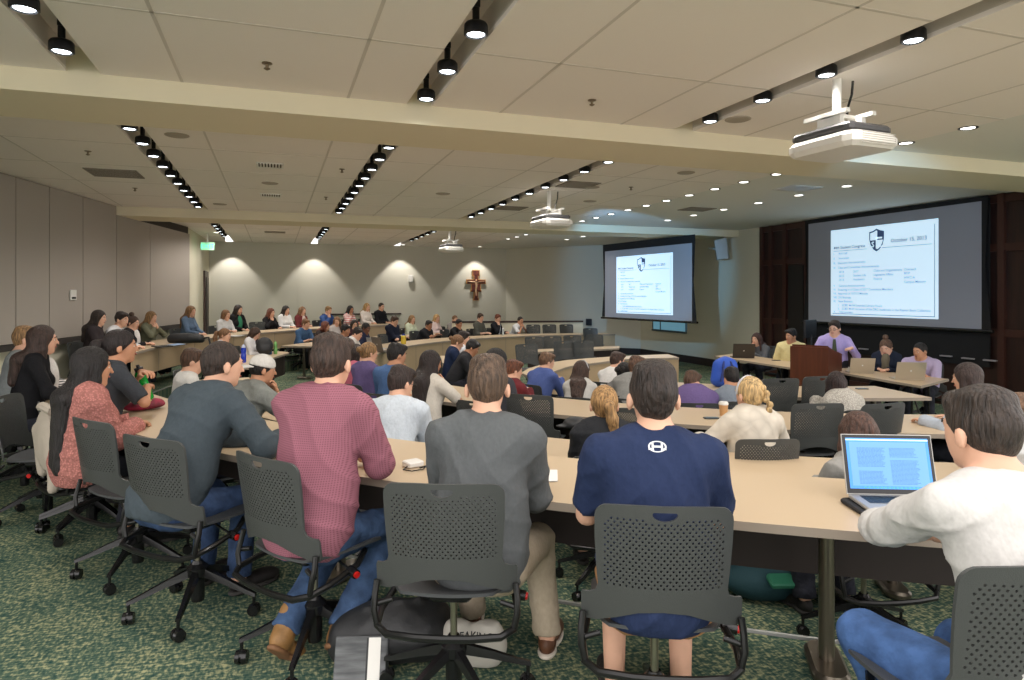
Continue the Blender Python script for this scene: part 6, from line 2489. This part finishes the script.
tb = blob('carrier_bag', 'white bag printed SPEAKING standing on the floor behind the black backpack', 'bag',
          [ell((-0.07, 0, 0.10), (0.07, 0.055, 0.11), 0.05), ell((0.07, 0, 0.10), (0.07, 0.055, 0.11), 0.05), ell((0, 0, 0.08), (0.13, 0.06, 0.08), 0.05)], (p[0], p[1] + 0.06, 0.0), -0.42,
          mat('bag_white', srgb(190, 186, 176), 0.6), noise=0.003, clips=[((0, 0, 0.005), (0, 0, -1)), ((0, 0, 0.19), (0, 0, 1))])
bm = bmesh.new()
bm.from_mesh(tb.data)
bv = BVHTree.FromBMesh(bm)
mb = MB()
for txt, sz, z0 in (('SPEAKING', 0.040, 0.135), ('a guide to listening', 0.018, 0.06)):
    v, f = textmesh(txt, sz, 'CENTER')
    pts = []
    for a, b, _ in v:
        hh_ = bv.ray_cast(Vector((a, -1, z0 + b)), Vector((0, 1, 0)))
        pts.append((a, (hh_[0].y if hh_[0] else -0.05) - 0.002, z0 + b))
    if txt == 'SPEAKING':
        mb.add(pts, f)
mb.build('printed_word', LBLK, tb)
bm.free()
# teal bag with green pouch under the nearest desk
p = at(765, 597, F1)
TEAL = mat('teal_cloth', srgb(26, 62, 70), 0.8, bump=0.4, bscale=12)
tb = blob('shoulder_bag', 'dark teal shoulder bag with green pouch lying under the desk', 'bag', [ell((0, 0, 0.11), (0.26, 0.15, 0.12), 0.05), ell((0.1, 0.0, 0.15), (0.13, 0.12, 0.10), 0.05)], (p[0], p[1], F1), -0.3, TEAL,
          clips=[((0, 0, 0.005), (0, 0, -1))])
mb = MB()
mb.tube([(0.05, -0.05, 0.2), (0.16, -0.08, 0.26), (0.24, -0.08, 0.16), (0.26, -0.06, 0.04)], 0.016, 8)
mb.build('strap', TEAL, tb, True)
mb = MB()
mb.rbox((-0.05, -0.15, 0.17), (0.10, -0.05, 0.205), 0.02, M=Matrix.Rotation(0.35, 4, 'X') @ Matrix.Translation((0, 0, 0.03)))
mb.build('green_pouch', mat('pouch_green', srgb(40, 110, 84), 0.6), tb)
# magenta pencil pouch on the desk
p = at(143, 410, 0.74)
o = blob('fabric_pouch', 'crimson and magenta patterned pouch on the desk left of the slate-top man', 'pouch', [ell((0, 0, 0.035), (0.15, 0.09, 0.035), 0.02), ell((0.05, 0.02, 0.05), (0.09, 0.06, 0.03), 0.02)], (p[0], p[1], 0.74), 0.3,
         mat('pouch_pink', srgb(168, 30, 70), 0.7, col2=srgb(96, 22, 36), nscale=14), h_=0.01, clips=[((0, 0, 0.002), (0, 0, -1))])
mb = MB()
mb.ball((0.02, -0.03, 0.07), (0.035, 0.02, 0.012))
mb.build('yellow_patch', mat('patch_y', srgb(196, 186, 120), 0.7), o, True)
# zebra bag on the desk
p = atd(60, 5.75)
ZB = bpy.data.materials.new('zebra')
ZB.use_nodes = True
nt = ZB.node_tree
wv = nt.nodes.new('ShaderNodeTexWave')
wv.inputs['Scale'].default_value = 16
wv.inputs['Distortion'].default_value = 5
wv.bands_direction = 'Z'
rp = nt.nodes.new('ShaderNodeValToRGB')
rp.color_ramp.interpolation = 'CONSTANT'
rp.color_ramp.elements[0].color = srgb(30, 28, 30)
rp.color_ramp.elements[1].color = srgb(210, 206, 204)
rp.color_ramp.elements[1].position = 0.5
tc = nt.nodes.new('ShaderNodeTexCoord')
nt.links.new(tc.outputs['Object'], wv.inputs[0])
nt.links.new(wv.outputs[1], rp.inputs[0])
nt.links.new(rp.outputs[0], nt.nodes['Principled BSDF'].inputs[0])
blob('striped_bag', 'black and white zebra-striped bag on the desk at left', 'bag', [ell((0, 0, 0.07), (0.11, 0.07, 0.07), 0.03)], (p[0], p[1], 0.74), 0.4, ZB, h_=0.012, noise=0.002, clips=[((0, 0, 0.002), (0, 0, -1))])
# black camera-like bag on the partition desk, black backpack on second ring, blue backpack on the fourth-row desk
p = atd(186, 12.0)
o = blob('laptop_bag', 'long black bag lying on the desk in front of the denim-jacket woman', 'bag', [cone((-0.24, 0, 0.07), (0.24, 0, 0.07), 0.085, 0.085, 0.02), ell((0, 0, 0.08), (0.30, 0.12, 0.09), 0.05)], (p[0], p[1], 0.74), -0.3, NYB, h_=0.016,
         clips=[((0, 0, 0.002), (0, 0, -1))])
mb = MB()
mb.tube([(0.28, 0, 0.08), (0.42, -0.05, 0.10), (0.46, -0.08, -0.02), (0.46, -0.10, -0.2)], 0.018, 6)
mb.build('strap', NYB, o, True)
p = atd(264.5, 12.4)
blob('backpack', 'black backpack standing on the second-row desk at left', 'bag', [ell((0, 0, 0.16), (0.15, 0.10, 0.17), 0.05), ell((0, -0.06, 0.10), (0.12, 0.07, 0.09), 0.04)], (p[0], p[1], F1 + 0.74), 0.1, NYB, h_=0.016,
     clips=[((0, 0, 0.002), (0, 0, -1))])
p = atd(725, 8.3)
BB = mat('nylon_blue', srgb(38, 84, 190), 0.55, bump=0.3, bscale=16)
o = blob('backpack', 'bright blue backpack standing on the front desk', 'bag', [cone((-0.09, 0, 0.09), (-0.07, 0, 0.27), 0.09, 0.08, 0.04), cone((0.09, 0, 0.09), (0.07, 0, 0.27), 0.09, 0.08, 0.04), cone((0, 0, 0.09), (0, 0, 0.29), 0.10, 0.09, 0.04), ell((0, -0.07, 0.11), (0.13, 0.06, 0.09), 0.03)], (p[0], p[1], zt2), -0.3, BB, h_=0.014,
         clips=[((0, 0, 0.002), (0, 0, -1))])
mb = MB()
for s in (-1, 1):
    mb.tube([(s * 0.04, -0.07, 0.32), (s * 0.07, -0.13, 0.22), (s * 0.10, -0.14, 0.08)], 0.014, 6)
mb.build('strap', mat('strap_navy', srgb(24, 44, 110), 0.6), o, True)
# pale jacket over the chair at left
p = atd(47, 4.33)
o = blob('jacket', 'cream jacket hanging over a chair back at left', 'jacket', [ell((0, 0, 0.66), (0.20, 0.05, 0.20), 0.04), cone((-0.16, 0.0, 0.70), (-0.18, 0.02, 0.42), 0.05, 0.035, 0.04), cone((0.12, 0.02, 0.66), (0.16, 0.0, 0.38), 0.05, 0.035, 0.04)],
         (p[0], p[1], 0.0), -math.radians(62), mat('cream_cloth', srgb(176, 166, 152), 0.85, bump=0.4, bscale=10), noise=0.014)
mb = MB()
mb.tube([(-0.14, 0.0, 0.86), (0, -0.02, 0.88), (0.14, 0.0, 0.86)], 0.03, 8)
mb.build('jacket_collar', mat('cream_cloth', srgb(196, 186, 170), 0.85, bump=0.4, bscale=10), o, True)
# jacket and bag on row two
p = atd(575, 5.6)
blob('cap', 'dark cap resting on the third-row desk left of the blonde ponytail', 'cap', [ell((0, 0, 0.03), (0.10, 0.10, 0.06), 0.02), ell((-0.08, 0.04, 0.015), (0.08, 0.06, 0.012), 0.02)], (p[0], p[1], F1 + 0.74), 0.2, NYB, h_=0.012, noise=0,
     clips=[((0, 0, 0.002), (0, 0, -1))])

# cool light from the projectors falling on the screens
for loc, tgt, e in (((4.45, 3.9, 2.66), (XS, 9.8, 2.1), 260), ((4.4, 9.5, 2.66), (9.9, 16.3, 2.1), 900)):
    ld = bpy.data.lights.new('projector_beam', 'SPOT')
    ld.energy = e
    ld.color = (0.22, 0.56, 1.0)
    ld.spot_size = math.radians(38)
    ld.spot_blend = 0.5
    ld.shadow_soft_size = 0.03
    lo = bpy.data.objects.new('projector_beam', ld)
    COL.objects.link(lo)
    lo.location = loc
    lo.rotation_euler = (Vector(tgt) - Vector(loc)).to_track_quat('-Z', 'Y').to_euler()

for r in (CHAIR, CHAIR_FAR):
    for ch in list(r.children):
        for g in list(ch.children):
            bpy.data.objects.remove(g)
        bpy.data.objects.remove(ch)
    bpy.data.objects.remove(r)
